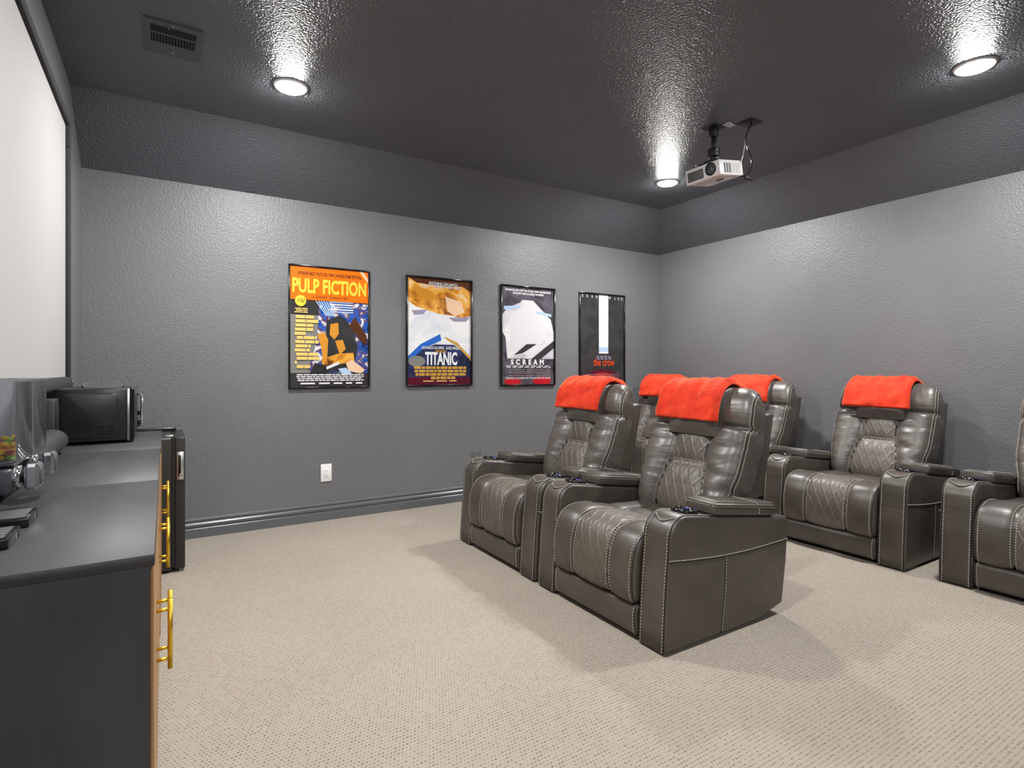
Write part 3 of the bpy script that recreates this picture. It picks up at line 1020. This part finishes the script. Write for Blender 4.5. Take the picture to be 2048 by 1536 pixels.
# ---------------------------------------------------------------- drip trays
def tray(yc, xf, rz, label):
    t = thing('drip_tray', (xf, yc, CZ), label, 'tray', 'ridged black trays on the cabinet')
    t.rotation_euler = (0, 0, rz)
    mb = MB()
    mb.b2((-0.15, -0.055, 0.0), (0.0, 0.055, 0.021), M_BLACKP, 0.003, 2)
    mb.build('tray_body', t)
    g = MB()
    for k in range(9):
        y = -0.044 + k * 0.011
        g.b2((-0.142, y - 0.0028, 0.0208), (-0.008, y + 0.0028, 0.0228), M_GRILLE if k % 2 else M_SB, 0.0006, 1)
    g.build('ridged_grid', t)
    MB().text('S', 0.016, ink('pale_blue', (0.45, 0.62, 0.8)), Matrix.Translation((0.0004, 0.008, 0.0045)) @ Matrix.Rotation(pi / 2, 4, 'Z') @ Matrix.Rotation(pi / 2, 4, 'X'), 0.0006).build('letter_mark', t)
tray(1.455, -0.252, 0.0, 'small black ridged tray with pale letter, nearer the front corner of the cabinet')
tray(1.630, -0.250, 0.0, 'small black ridged tray with pale letter, nearer the candy dispensers')

# ---------------------------------------------------------------- projector
def projector():
    t = thing('projector', (3.06, 2.42, 2.45), 'white projector hanging below the dark ceiling', 'projector')
    tilt = Matrix.Rotation(radians(-9), 4, 'Y')
    D, W, H = 0.235, 0.265, 0.095
    body = MB().box((0, 0, 0), (D, W, H), M_WHITE, 0.006, 2, M=tilt).build('body', t)
    def on(name, mb, par=body):
        return mb.build(name, par)
    on('front_grille', MB().box((-D / 2 - 0.001, 0.052, -0.004), (0.006, 0.125, 0.062), M_GRILLE, 0.003, 2, M=tilt))
    mx = tilt @ Matrix.Translation((-D / 2, -0.068, 0.004)) @ Matrix.Rotation(-pi / 2, 4, 'Y')
    on('lens_ring', MB().lathe([(0.040, -0.004), (0.040, 0.006), (0.034, 0.008), (0.031, 0.002), (0.026, -0.003)], M_BLACKP, 32, M=mx))
    on('lens_glass', MB().lathe([(0.032, -0.002), (0.022, 0.004), (0.0, 0.007)], M_LENSG, 28, M=mx))
    sv = MB()
    for k in range(7):
        sv.box((-0.065 + k * 0.024, -W / 2 - 0.0005, -0.004), (0.014, 0.003, 0.06), M_GRILLE if k < 3 else M_OFFW, M=tilt)
    on('side_vents', sv)
    on('bottom_panel', MB().box((0.01, 0.0, -H / 2 - 0.001), (0.16, 0.19, 0.004), M_OFFW, 0.002, 1, M=tilt))
    on('foot', MB().box((0.0, -0.04, -H / 2 - 0.004), (0.02, 0.05, 0.006), M_BLACKM, 0.002, 1, M=tilt))
    # ceiling mount
    m = MB()
    m.b2((-0.055, -0.055, 0.296), (0.055, 0.055, 0.30), M_BLACKM)
    m.b2((-0.022, -0.022, 0.24), (0.022, 0.022, 0.296), M_BLACKM, 0.003)
    m.tube([(0, 0, 0.13), (0, 0, 0.25)], 0.017, M_BLACKM, 14)
    m.box((0, 0, 0.135), (0.05, 0.06, 0.055), M_BLACKM, 0.004)
    m.ell((0, 0, 0.10), (0.024, 0.024, 0.024), M_BLACKP)
    m.b2((-0.045, -0.045, 0.066), (0.045, 0.045, 0.08), M_BLACKM, 0.003)
    mo = m.build('ceiling_mount', t)
    for a in (45, 135, 225, 315):
        MB().tube([(0.02 * cos(radians(a)), 0.02 * sin(radians(a)), 0.074), (0.085 * cos(radians(a)), 0.095 * sin(radians(a)), 0.062), (0.085 * cos(radians(a)), 0.095 * sin(radians(a)), 0.046)], 0.006, M_BLACKM, 8).build('support_arm', mo)
    for y, z in ((-0.032, 0.145), (-0.032, 0.12), (0.03, 0.145)):
        MB().ell((-0.012, y, z), (0.008, 0.006, 0.008), M_CHROME, u=12, v=8).build('bolt', mo)
    for sx, sy in ((-1, -1), (-1, 1), (1, -1)):
        MB().ell((0.07 * sx, 0.085 * sy, 0.062), (0.007, 0.007, 0.006), M_STEEL, u=12, v=8).build('screw', mo)
projector()
t = thing('ceiling_bracket', (3.165, 2.25, CH), 'dark metal plate on the ceiling where the projector cable enters', 'bracket')
MB().b2((-0.03, -0.055, -0.004), (0.09, 0.055, 0.0), M_BLACKM, 0.001, 1).build('plate', t)
MB().b2((-0.10, 0.06, -0.006), (-0.02, 0.11, 0.0), M_STEEL, 0.001, 1).build('bright_plate', t)
cb = MB()
path = smooth_path([(3.20, 2.24, CH - 0.004), (3.17, 2.24, 2.70), (3.155, 2.25, 2.64), (3.175, 2.25, 2.58), (3.23, 2.26, 2.52), (3.25, 2.29, 2.46), (3.215, 2.31, 2.425), (3.185, 2.33, 2.44)], 40)
cb.tube(path, 0.0045, M_BLACKP, 8)
path = smooth_path([(3.155, 2.25, 2.64), (3.16, 2.262, 2.59), (3.165, 2.28, 2.54), (3.15, 2.285, 2.50)], 16)
cb.tube(path, 0.004, M_STEEL, 8)
tag(cb.build('projector_cable'), 'thin dark cable looping from the ceiling to the projector', 'cable')
pl = MB()
pl.box((0, 0, 0), (0.085, 0.022, 0.020), M_BLACKM, 0.004, 2)
pl.tube([(-0.05, 0, 0), (-0.04, 0, 0)], 0.006, M_BLACKM, 8)
po = pl.build('cable_plug', None, (3.255, 2.30, 2.418))
tag(po, 'black cable plug sticking out behind the projector', 'plug')

# ---------------------------------------------------------------- recliners
# local frame: x runs from the front (0) to the back, y across, z up
HWD = 0.455            # half of the overall width
AW = 0.158             # arm width
ARM_TOP = lambda u: 0.556 - 0.140 * (u - 0.13)

def arm_profile():
    pts = [(0.004, 0.012), (0.008, 0.10), (0.020, 0.28), (0.034, 0.42)]
    for k in range(9):
        a = radians(180 - 10 - k * 10)
        pts.append((0.132 + 0.096 * cos(a), 0.460 + 0.096 * sin(a)))
    pts += [(0.28, ARM_TOP(0.28)), (0.55, ARM_TOP(0.55)), (0.835, ARM_TOP(0.835)), (0.85, ARM_TOP(0.85) - 0.02), (0.835, 0.26), (0.80, 0.05), (0.63, 0.012)]
    return pts

def curve_on(profile_pts, y, off=0.0):
    """offset a polyline (x,z) outward and give it a y"""
    out = []
    n = len(profile_pts)
    for i, p in enumerate(profile_pts):
        a = profile_pts[max(i - 1, 0)]
        b = profile_pts[min(i + 1, n - 1)]
        tx, tz = b[0] - a[0], b[1] - a[1]
        l = sqrt(tx * tx + tz * tz)
        nx, nz = -tz / l, tx / l
        out.append((p[0] + nx * off, y, p[1] + nz * off))
    return out

def make_arm(root, s):
    y_out, y_in = s * HWD, s * (HWD - AW)
    ya, yb = min(y_out, y_in), max(y_out, y_in)
    mb = MB()
    prof = arm_profile()
    mb.prism(prof, 1, ya, yb, M_LEA, 0.016, 3)
    top = prof[:15]
    for y in (ya + 0.012, yb - 0.012):
        mb.tube(curve_on(top, y, -0.0015), 0.0038, M_SEAM, 6)
    for y in (ya + 0.0185, yb - 0.0185):
        mb.dashes(curve_on(top, y, 0.0005), M_THREAD, (0, 1, 0))
    # curved seam across the top front
    p = []
    for k in range(11):
        f = k / 10
        y = lerp(ya + 0.018, yb - 0.018, f)
        w = sin(pi * f)
        u = 0.098 - 0.030 * w
        a = math.acos(max(-1, min(1, (u - 0.132) / 0.0965)))
        p.append((u, y, 0.460 + 0.0968 * sin(a)))
    mb.dashes(p, M_THREAD, (-0.5, 0, 0.86))
    p2 = [(q[0] - 0.006, q[1], q[2] - 0.005) for q in p]
    mb.tube(p2, 0.0026, M_SEAM, 6)
    # seams on the outer side
    yo = y_out + s * 0.0006
    sp = smooth_path([(0.03, yo, 0.385), (0.18, yo, 0.368), (0.38, yo, 0.352), (0.60, yo, 0.347), (0.836, yo, 0.352)], 24)
    mb.dashes(sp, M_THREAD, (0, 1, 0))
    mb.tube([(q[0], q[1] - s * 0.001, q[2] - 0.006) for q in sp], 0.0028, M_SEAM, 6)
    vp = smooth_path([(0.385, yo, 0.346), (0.378, yo, 0.20), (0.352, yo, 0.016)], 10)
    mb.dashes(vp, M_THREAD, (0, 1, 0), w=0.003)
    mb.tube([(q[0] - 0.005, q[1] - s * 0.0012, q[2]) for q in vp], 0.0024, M_SEAM, 6)
    arm = mb.build('arm', root)
    yc = (ya + yb) / 2
    ang = math.atan(0.140)
    # cup holder
    Mc = Matrix.Translation((0.205, yc, ARM_TOP(0.205))) @ Matrix.Rotation(ang, 4, 'Y')
    c = MB()
    c.lathe([(0.0, 0.0015), (0.040, 0.0015), (0.041, 0.006), (0.043, 0.015), (0.047, 0.0175), (0.052, 0.0165), (0.056, 0.010), (0.056, -0.004)], M_BLACKP, 36, M=Mc)
    c.lathe([(0.0, 0.0018), (0.030, 0.002)], M_DARKH, 28, M=Mc)
    cup = c.build('cup_holder', arm)
    pts = [Mc @ Vector((0.0415 * cos(radians(a)), 0.0415 * sin(radians(a)), 0.013)) for a in range(10, 51, 10)]
    pts2 = [Mc @ Vector((0.048 * cos(radians(a)), 0.048 * sin(radians(a)), 0.0178)) for a in range(-60, -19, 10)]
    d = MB().tube(pts, 0.0012, M_BLUE, 6)
    d.tube(pts2, 0.0010, M_BLUE, 6)
    d.build('blue_light_ring', arm)
    # padded lid
    Ml = Matrix.Translation((0.53, yc, ARM_TOP(0.53) + 0.0285)) @ Matrix.Rotation(ang, 4, 'Y')
    l = MB()
    hl, hw, hh = 0.232, AW / 2 + 0.002, 0.026
    outline = [(-hl, -hw + 0.012), (-hl + 0.012, -hw), (hl - 0.03, -hw), (hl, -hw + 0.03), (hl, hw - 0.03), (hl - 0.03, hw), (-hl + 0.012, hw), (-hl, hw - 0.012)]
    l.prism(outline, 2, -hh, hh, M_LEA, 0.011, 3, M=Ml)
    l.box((0.01, 0, hh - 0.002), (2 * hl - 0.04, 2 * hw - 0.03, 0.020), M_LEA, 0.0098, 3, M=Ml)
    ring = [Ml @ Vector((x * 1.003, y * 1.01, hh - 0.013)) for x, y in outline]
    l.dashes(ring + [ring[0]], M_THREAD, tuple(Ml.to_3x3() @ Vector((0, 0, 1))), h=0.003, w=0.003)
    l.tube([Ml @ Vector((x * 1.001, y * 1.004, hh - 0.0085)) for x, y in outline], 0.0025, M_SEAM, 6, closed=True)
    cross = [(0.085, -hw - 0.001, -hh + 0.01), (0.085, -hw - 0.001, hh - 0.012), (0.085, -hw + 0.012, hh + 0.002), (0.085, -hw + 0.026, hh + 0.0085), (0.085, hw - 0.026, hh + 0.0085), (0.085, hw - 0.012, hh + 0.002), (0.085, hw + 0.001, hh - 0.012), (0.085, hw + 0.001, -hh + 0.01)]
    l.dashes([Ml @ Vector(q) for q in cross], M_THREAD, (1, 0, 0))
    l.build('arm_lid', arm)

def pad(root, name, spine, hw, rcorner, depth, puff, mats, ns=48, qhalf=None, seam_v=None, extra=None, rows=None, closed_back=False, wr=0.012):
    """Upholstered surface: spine = fine list of (x,z); hw(f) half width; wraps round the sides by depth."""
    n = len(spine)
    frames = []
    acc = [0]
    for i in range(n):
        a, b = spine[max(i - 1, 0)], spine[min(i + 1, n - 1)]
        t = Vector((b[0] - a[0], b[1] - a[1]))
        t.normalize()
        frames.append((Vector((spine[i][0], spine[i][1])), Vector((-t.y, t.x)), t))
        if i:
            acc.append(acc[-1] + (Vector(spine[i]) - Vector(spine[i - 1])).length)
    tot = acc[-1]
    # cross-section parameters
    K = 13
    pts, uvs = [], []
    front = 41
    for i in range(n):
        f = acc[i] / tot
        P, Nn, _ = frames[i]
        W = hw(f)
        D = depth(f)
        r = min(rcorner, D * 0.8)
        # edge rounding at both ends of the spine
        row, uvr = [], []
        cross = []
        for k in range(5):
            cross.append((-W, -D + (D - r) * k / 5))
        for k in range(7):
            a = pi - (pi / 2) * k / 6
            cross.append((-W + r + r * cos(a), -r + r * sin(a)))
        inner = front
        for k in range(1, inner):
            cross.append((lerp(-W + r, W - r, k / inner), 0.0))
        for k in range(7):
            a = pi / 2 - (pi / 2) * k / 6
            cross.append((W - r + r * cos(a), -r + r * sin(a)))
        for k in range(5):
            cross.append((W, -r - (D - r) * (k + 1) / 5))
        for v, d in cross:
            e = puff(f, v, W) if d > -r - 1e-6 else 0.0
            if extra:
                e += extra(f, v, W, acc[i])
            q = P + Nn * (d + e)
            row.append((q.x, v, q.y))
            uvr.append((v, acc[i]))
        pts.append(row)
        uvs.append(uvr)
    mb = MB()
    ncol = len(pts[0])
    def mf(i, j):
        vm = (pts[i][j][1] + pts[i][j + 1][1]) / 2
        fm = (acc[i] + acc[i + 1]) / 2 / tot
        return mats(fm, vm)
    mb.grid(pts, M_LEA, uvs, mf, flip=True)
    # end caps of the spine
    for row, fl in ((pts[0], True), (pts[-1], False)):
        vs = [mb.bm.verts.new(q) for q in row]
        fce = mb.bm.faces.new(vs if fl else vs[::-1])
        fce.material_index = mb.mi(mats(0.0, 9.0))
        fce.smooth = False
    def surf(f, v, off=0.0):
        a = f * tot
        i = 0
        while i < n - 2 and acc[i + 1] < a:
            i += 1
        u = (a - acc[i]) / max(1e-9, acc[i + 1] - acc[i])
        P = frames[i][0].lerp(frames[i + 1][0], u)
        Nn = frames[i][1].lerp(frames[i + 1][1], u).normalized()
        W = hw(f)
        D = depth(f)
        r = min(rcorner, D * 0.8)
        d = 0.0
        if abs(v) > W - r:
            x = min(1, (abs(v) - (W - r)) / r)
            d = -r + r * sqrt(max(0, 1 - x * x))
        e = puff(f, v, W)
        if extra:
            e += extra(f, v, W, a)
        q = P + Nn * (d + e + off)
        return Vector((q.x, v, q.y))
    return mb, surf, tot

def groove(x, w):
    return math.exp(-(x / w) ** 2)

def make_recliner():
    root = thing('recliner', (0, 0, 0), '', 'recliner', 'leather power recliners')
    # base and feet
    b = MB()
    b.b2((0.06, -HWD + AW + 0.004, 0.028), (0.78, HWD - AW - 0.004, 0.36), M_BLACKM)
    b.build('base', root)
    for x in (0.075, 0.60):
        for y in (-0.27, 0.27):
            MB().lathe([(0, 0), (0.02, 0), (0.022, 0.03), (0, 0.03)], M_BLACKM, 12, c=(x, y, 0)).build('foot', root)
    for s in (1, -1):
        make_arm(root, s)
    IW = HWD - AW - 0.003        # inner half width
    # lower front panel
    lp = MB()
    spn = [(0.06, 0.022), (0.02, 0.024), (0.004, 0.036), (-0.001, 0.075), (-0.001, 0.115), (0.006, 0.142), (0.024, 0.153), (0.06, 0.155)]
    spn = [(p.x, p.y) for p in [Vector((q[0], q[1])) for q in smooth_path([(a, c, 0) for a, c in spn], 28)]]
    mb, sf, tot = pad(root, 'front_panel', spn, lambda f: IW, 0.014, lambda f: 0.04, lambda f, v, W: 0.0, lambda f, v: M_LEA)
    for s in (1, -1):
        y = s * (IW - 0.016)
        mb.dashes([sf(0.1 + 0.8 * k / 20, y, 0.0006) for k in range(21)], M_THREAD, (0, 1, 0))
        mb.tube([sf(0.08 + 0.84 * k / 20, s * (IW - 0.009), -0.0008) for k in range(21)], 0.003, M_SEAM, 6)
    mb.build('front_panel', root)
    # seat with waterfall leg rest
    raw = [(0.07, 0.158), (0.03, 0.160), (0.004, 0.172), (-0.008, 0.21), (-0.010, 0.27), (-0.004, 0.335), (0.014, 0.395), (0.05, 0.438), (0.11, 0.457),
           (0.18, 0.456), (0.28, 0.440), (0.42, 0.425), (0.60, 0.418), (0.74, 0.42)]
    spn = [(p.x, p.y) for p in smooth_path([(a, c, 0) for a, c in raw], 64)]
    SV = 0.128
    def sp_puff(f, v, W):
        x = abs(v)
        if x < SV:
            e = 0.010 * (1 - (x / SV) ** 4)
        else:
            m = (x - SV) / max(0.01, W - SV)
            e = 0.012 * (1 - abs(2 * m - 1) ** 3)
        e -= 0.012 * groove(x - SV, 0.008)
        # a crease where the leg rest meets the seat deck
        e -= 0.012 * groove(f - 0.61, 0.018)
        return e
    def seat_m(f, v):
        return M_QUILT if abs(v) < SV - 0.004 and 0.06 < f < 0.60 else (M_SEAM if abs(abs(v) - SV) < 0.004 and f < 0.6 else M_LEA)
    mb, sf, tot = pad(root, 'seat', spn, lambda f: IW, 0.022, lambda f: 0.06, sp_puff, seat_m)
    for s in (1, -1):
        for dv in (0.011, -0.011):
            mb.dashes([sf(0.06 + 0.55 * k / 40, s * (SV + dv), 0.0015) for k in range(41)], M_THREAD, (0, 1, 0))
        y = s * (IW - 0.024)
        mb.dashes([sf(0.06 + 0.46 * k / 40, y, 0.0008) for k in range(41)], M_THREAD, (0, 1, 0))
        mb.tube([sf(0.05 + 0.47 * k / 40, s * (IW - 0.012), -0.0005) for k in range(41)], 0.0035, M_SEAM, 6)
    mb.build('seat', root)
    # back cushion
    raw = [(0.66, 0.40), (0.615, 0.405), (0.588, 0.44), (0.592, 0.50), (0.618, 0.575), (0.655, 0.665), (0.690, 0.755), (0.722, 0.840), (0.735, 0.875), (0.742, 0.905), (0.752, 0.955),
           (0.772, 1.005), (0.805, 1.040), (0.850, 1.055), (0.895, 1.040), (0.930, 1.000), (0.942, 0.950), (0.938, 0.90)]
    spn = [(p.x, p.y) for p in smooth_path([(a, c, 0) for a, c in raw], 90)]
    # find useful fractions along the spine
    acc = [0]
    for i in range(1, len(spn)):
        acc.append(acc[-1] + (Vector(spn[i]) - Vector(spn[i - 1])).length)
    def frac_at(x, z):
        i = min(range(len(spn)), key=lambda k: (spn[k][0] - x) ** 2 + (spn[k][1] - z) ** 2)
        return acc[i] / acc[-1]
    f_seat, f_lum, f_crease, f_top, f_end = frac_at(0.592, 0.50), frac_at(0.66, 0.675), frac_at(0.735, 0.875), frac_at(0.85, 1.055), frac_at(0.93, 1.0)
    def b_hw(f):
        keys = [(0.0, 0.285), (f_seat, 0.298), (f_lum, 0.325), (f_crease - 0.04, 0.326), (f_crease, 0.322), (f_crease + 0.06, 0.326), (f_top - 0.06, 0.318), (f_top, 0.298), (f_end, 0.285), (1.0, 0.290)]
        for (a, va), (c, vc) in zip(keys, keys[1:]):
            if f <= c:
                u = (f - a) / (c - a)
                u = u * u * (3 - 2 * u)
                return lerp(va, vc, u)
        return keys[-1][1]
    def b_dep(f):
        if f < f_crease:
            return 0.13
        u = min(1, (f - f_crease) / (f_top - f_crease))
        return lerp(0.13, 0.085, u)
    def seam_x(f):
        # half width of the quilted panel along the back
        keys = [(0.0, 0.150), (f_seat, 0.146), (f_lum - 0.06, 0.128), (f_lum, 0.113), (f_lum + 0.07, 0.108), (f_crease, 0.120), (1.0, 0.12)]
        for (a, va), (c, vc) in zip(keys, keys[1:]):
            if f <= c:
                u = (f - a) / (c - a)
                u = u * u * (3 - 2 * u)
                return lerp(va, vc, u)
        return 0.12
    def b_puff(f, v, W):
        x = abs(v)
        e = 0.0
        sx = seam_x(f)
        body = f < f_crease
        if body:
            if x < sx:
                m = 1 - (x / sx) ** 4
                e += 0.006 * m
                # two pillows above and below the lumbar seam
                e += 0.016 * m * (1 - groove(f - f_lum, 0.05))
                e -= 0.012 * groove(f - f_lum, 0.014)
            else:
                m = (x - sx) / max(0.01, W - sx)
                e += 0.040 * max(0, 1 - abs(2 * m - 1) ** 2.2)
            e -= 0.018 * groove(x - sx, 0.010)
            e *= min(1, f / 0.08)
        else:
            e += 0.014 * (1 - groove(f - f_crease, 0.05)) * max(0, 1 - (x / W) ** 4)
        e -= 0.022 * groove(f - f_crease, 0.016)
        return e
    rn = random.Random(5)
    folds = [(rn.choice((1, -1)), rn.uniform(0.15, 0.85), rn.uniform(f_seat + 0.02, f_crease - 0.04), rn.uniform(-0.5, 0.5), rn.uniform(0.004, 0.009)) for _ in range(26)]
    def b_extra(f, v, W, a):
        x = abs(v)
        e = 0.0
        if f < f_crease and x > seam_x(f) + 0.01:
            m = (x - seam_x(f)) / (W - seam_x(f))
            for sg, mc, fc, sl_, am in folds:
                if sg * v > 0:
                    g = (f - fc - sl_ * 0.12 * (m - mc)) / 0.011
                    if abs(g) < 3:
                        e -= am * math.exp(-g * g) * math.exp(-((m - mc) / 0.32) ** 2)
        return e
    def b_m(f, v):
        if f < f_crease:
            if abs(v) < seam_x(f) - 0.004 and f > 0.04:
                return M_QUILT
            if abs(abs(v) - seam_x(f)) < 0.0045:
                return M_SEAM
        return M_LEAW
    mb, sf, tot = pad(root, 'back_cushion', spn, b_hw, 0.055, b_dep, b_puff, b_m, extra=b_extra)
    for s in (1, -1):
        fs = [0.06 + (f_crease - 0.075) * k / 50 for k in range(51)]
        for dv in (0.011, -0.011):
            mb.dashes([sf(f, s * (seam_x(f) + dv), 0.0015) for f in fs], M_THREAD, (0, 1, 0), w=0.0032, h=0.0018)
        # double row down the outer edge of the back
        fs = [0.10 + (f_end - 0.10) * k / 70 for k in range(71)]
        for dv in (0.007, 0.016):
            mb.tube([sf(f, s * (b_hw(f) - dv), 0.0006) for f in fs], 0.0016, M_THREAD, 5)
        mb.tube([sf(f, s * (b_hw(f) - 0.0115), -0.0012) for f in fs], 0.003, M_SEAM, 6)
    for df in (0.010, -0.010):
        mb.dashes([sf(f_lum + df, lerp(-0.105, 0.105, k / 20), 0.0012) for k in range(21)], M_THREAD, (0, 0, 1), w=0.0032, h=0.0018)
    mb.build('back_cushion', root)
    # head pillow
    lo, hi = frac_at(0.707, 0.812), frac_at(0.915, 1.02)
    k0 = [i for i in range(len(spn)) if lo <= acc[i] / acc[-1] <= hi]
    base = [Vector(spn[i]) for i in k0]
    off = []
    for i, q in enumerate(base):
        a, c = base[max(i - 1, 0)], base[min(i + 1, len(base) - 1)]
        t = (c - a).normalized()
        g = i / (len(base) - 1)
        amt = 0.010 + 0.034 * min(1, sin(pi * min(1, g * 1.15 + 0.06)) ** 0.6 if g * 1.15 + 0.06 < 1 else 0)
        off.append(tuple(q + Vector((-t.y, t.x)) * amt))
    mb, sf, tot = pad(root, 'head_pillow', off, lambda f: 0.168 - 0.006 * f, 0.026, lambda f: 0.055, lambda f, v, W: (0.008 + 0.020 * max(0, sin(pi * min(1, f / 0.30)))) * max(0, 1 - (v / W) ** 4), lambda f, v: M_LEAW)
    mb.build('head_pillow', root)
    # hard rear shell
    sh = MB()
    sh.prism([(0.66, 0.10), (0.80, 0.06), (0.835, 0.30), (0.848, 0.46), (0.862, 0.53), (0.71, 0.53), (0.66, 0.40)], 1, -0.292, 0.292, M_LEA, 0.010, 2)
    sh.prism([(0.705, 0.525), (0.861, 0.525), (0.945, 0.915), (0.948, 0.935), (0.925, 0.94), (0.86, 0.935), (0.80, 0.80)], 1, -0.316, 0.316, M_LEA, 0.012, 2)
    sh.build('back_shell', root)
    return root, off

rec, pil_spine = make_recliner()
GR = 'leather power recliners'
SPOTS = [
    (1.703, 2.040, 'grey brown leather recliner in the front row, nearest the middle of the carpet'),
    (1.703, 2.975, 'grey brown leather recliner in the front row, left of the pair and under the posters'),
    (3.590, 1.985, 'grey brown leather recliner in the back row, fully visible right of the front pair'),
    (3.560, 3.000, 'back row recliner seen just over the right shoulder of the nearest recliner'),
    (3.470, 3.945, 'back row recliner mostly hidden between the two front row recliners'),
    (3.605, 0.925, 'grey brown leather recliner cut off by the right edge of the picture'),
]
for k, (x, y, lab) in enumerate(SPOTS):
    o = rec if k == 0 else copy_tree(rec)
    o.location = (x, y, 0)
    o['label'] = lab

# ---------------------------------------------------------------- red throw blankets
def blanket(x, y, w, seed, label, front=0.02, back=0.12):
    rn = random.Random(seed)
    base = [Vector(p) for p in pil_spine]
    # resample from the front hem over the top and down the back
    ext0 = base[0] + (base[0] - base[3]).normalized() * 0.0
    tail = []
    d = Vector((0.015, -1)).normalized()
    last = Vector((0.968, 0.985))
    path = [p for p in base if p.y > 0.872 + front]
    path = path + [last + Vector((0.004, 0.0))] + [last + Vector((0.010, -0.05)), last + Vector((0.012, -0.05 - back * 0.5)), last + Vector((0.012, -0.05 - back))]
    sp = [(p.x, p.y) for p in smooth_path([(q.x, q.y, 0) for q in path[::3] + path[-3:]], 46)]
    n = len(sp)
    NV = 34
    ph = [rn.uniform(0, 6.28) for _ in range(6)]
    layers = []
    for side in (1, 0):
        rows = []
        for i in range(n):
            a, b = sp[max(i - 1, 0)], sp[min(i + 1, n - 1)]
            t = Vector((b[0] - a[0], b[1] - a[1])).normalized()
            nn = Vector((-t.y, t.x))
            f = i / (n - 1)
            endf = min(1, f / 0.06, (1 - f) / 0.06)
            row = []
            for j in range(NV + 1):
                g = j / NV
                edge = min(1, g / 0.06, (1 - g) / 0.06)
                rnd_ = sqrt(max(0, 1 - (1 - edge) ** 2)) * sqrt(max(0, 1 - (1 - endf) ** 2))
                rnd_ *= 1 + 0.25 * max(0, 1 - f / 0.3)
                v = (g - 0.5) * w
                v += 0.006 * sin(6 * f + ph[0]) * (1 if g > 0.5 else -1) * abs(2 * g - 1)
                wav = 0.004 * sin(v * 40 + f * 5 + ph[1]) * sin(f * 9 + ph[2]) + 0.003 * sin(v * 75 + ph[3] + 3 * f) + 0.003 * sin(f * 26 + v * 12 + ph[4])
                off = 0.011
                if side:
                    off += 0.002 + (0.030 + wav) * rnd_
                q = Vector(sp[i]) + nn * off
                row.append((q.x, v, q.y))
            rows.append(row)
        layers.append(rows)
    mb = MB()
    mb.grid(layers[0], M_RED, flip=True)
    mb.grid(layers[1], M_RED)
    top, bot = layers
    for rr in ((lambda k: top[0][k], lambda k: bot[0][k], NV + 1), (lambda k: top[-1][k], lambda k: bot[-1][k], NV + 1), (lambda k: top[k][0], lambda k: bot[k][0], n), (lambda k: top[k][-1], lambda k: bot[k][-1], n)):
        mb.grid([[rr[0](k), rr[1](k)] for k in range(rr[2])], M_RED)
    # the folded layers show along the sides
    bmesh.ops.remove_doubles(mb.bm, verts=mb.bm.verts[:], dist=0.0003)
    bmesh.ops.recalc_face_normals(mb.bm, faces=mb.bm.faces[:])
    for f in mb.bm.faces:
        f.smooth = True
    o = mb.build('throw_blanket', None, (x, y, 0))
    return tag(o, label, 'blanket', 'red throw blankets on the headrests')

blanket(1.703, 2.070, 0.40, 1, 'red plush blanket folded over the headrest of the nearest recliner')
blanket(1.703, 3.015, 0.44, 2, 'red plush blanket over the headrest of the left front recliner')
blanket(3.590, 2.015, 0.43, 3, 'red plush blanket over the headrest of the fully visible back row recliner')
blanket(3.560, 3.045, 0.42, 4, 'red plush blanket on the back row headrest just right of the nearest recliner')
blanket(3.470, 3.99, 0.42, 5, 'red plush blanket seen between the two front row recliners')
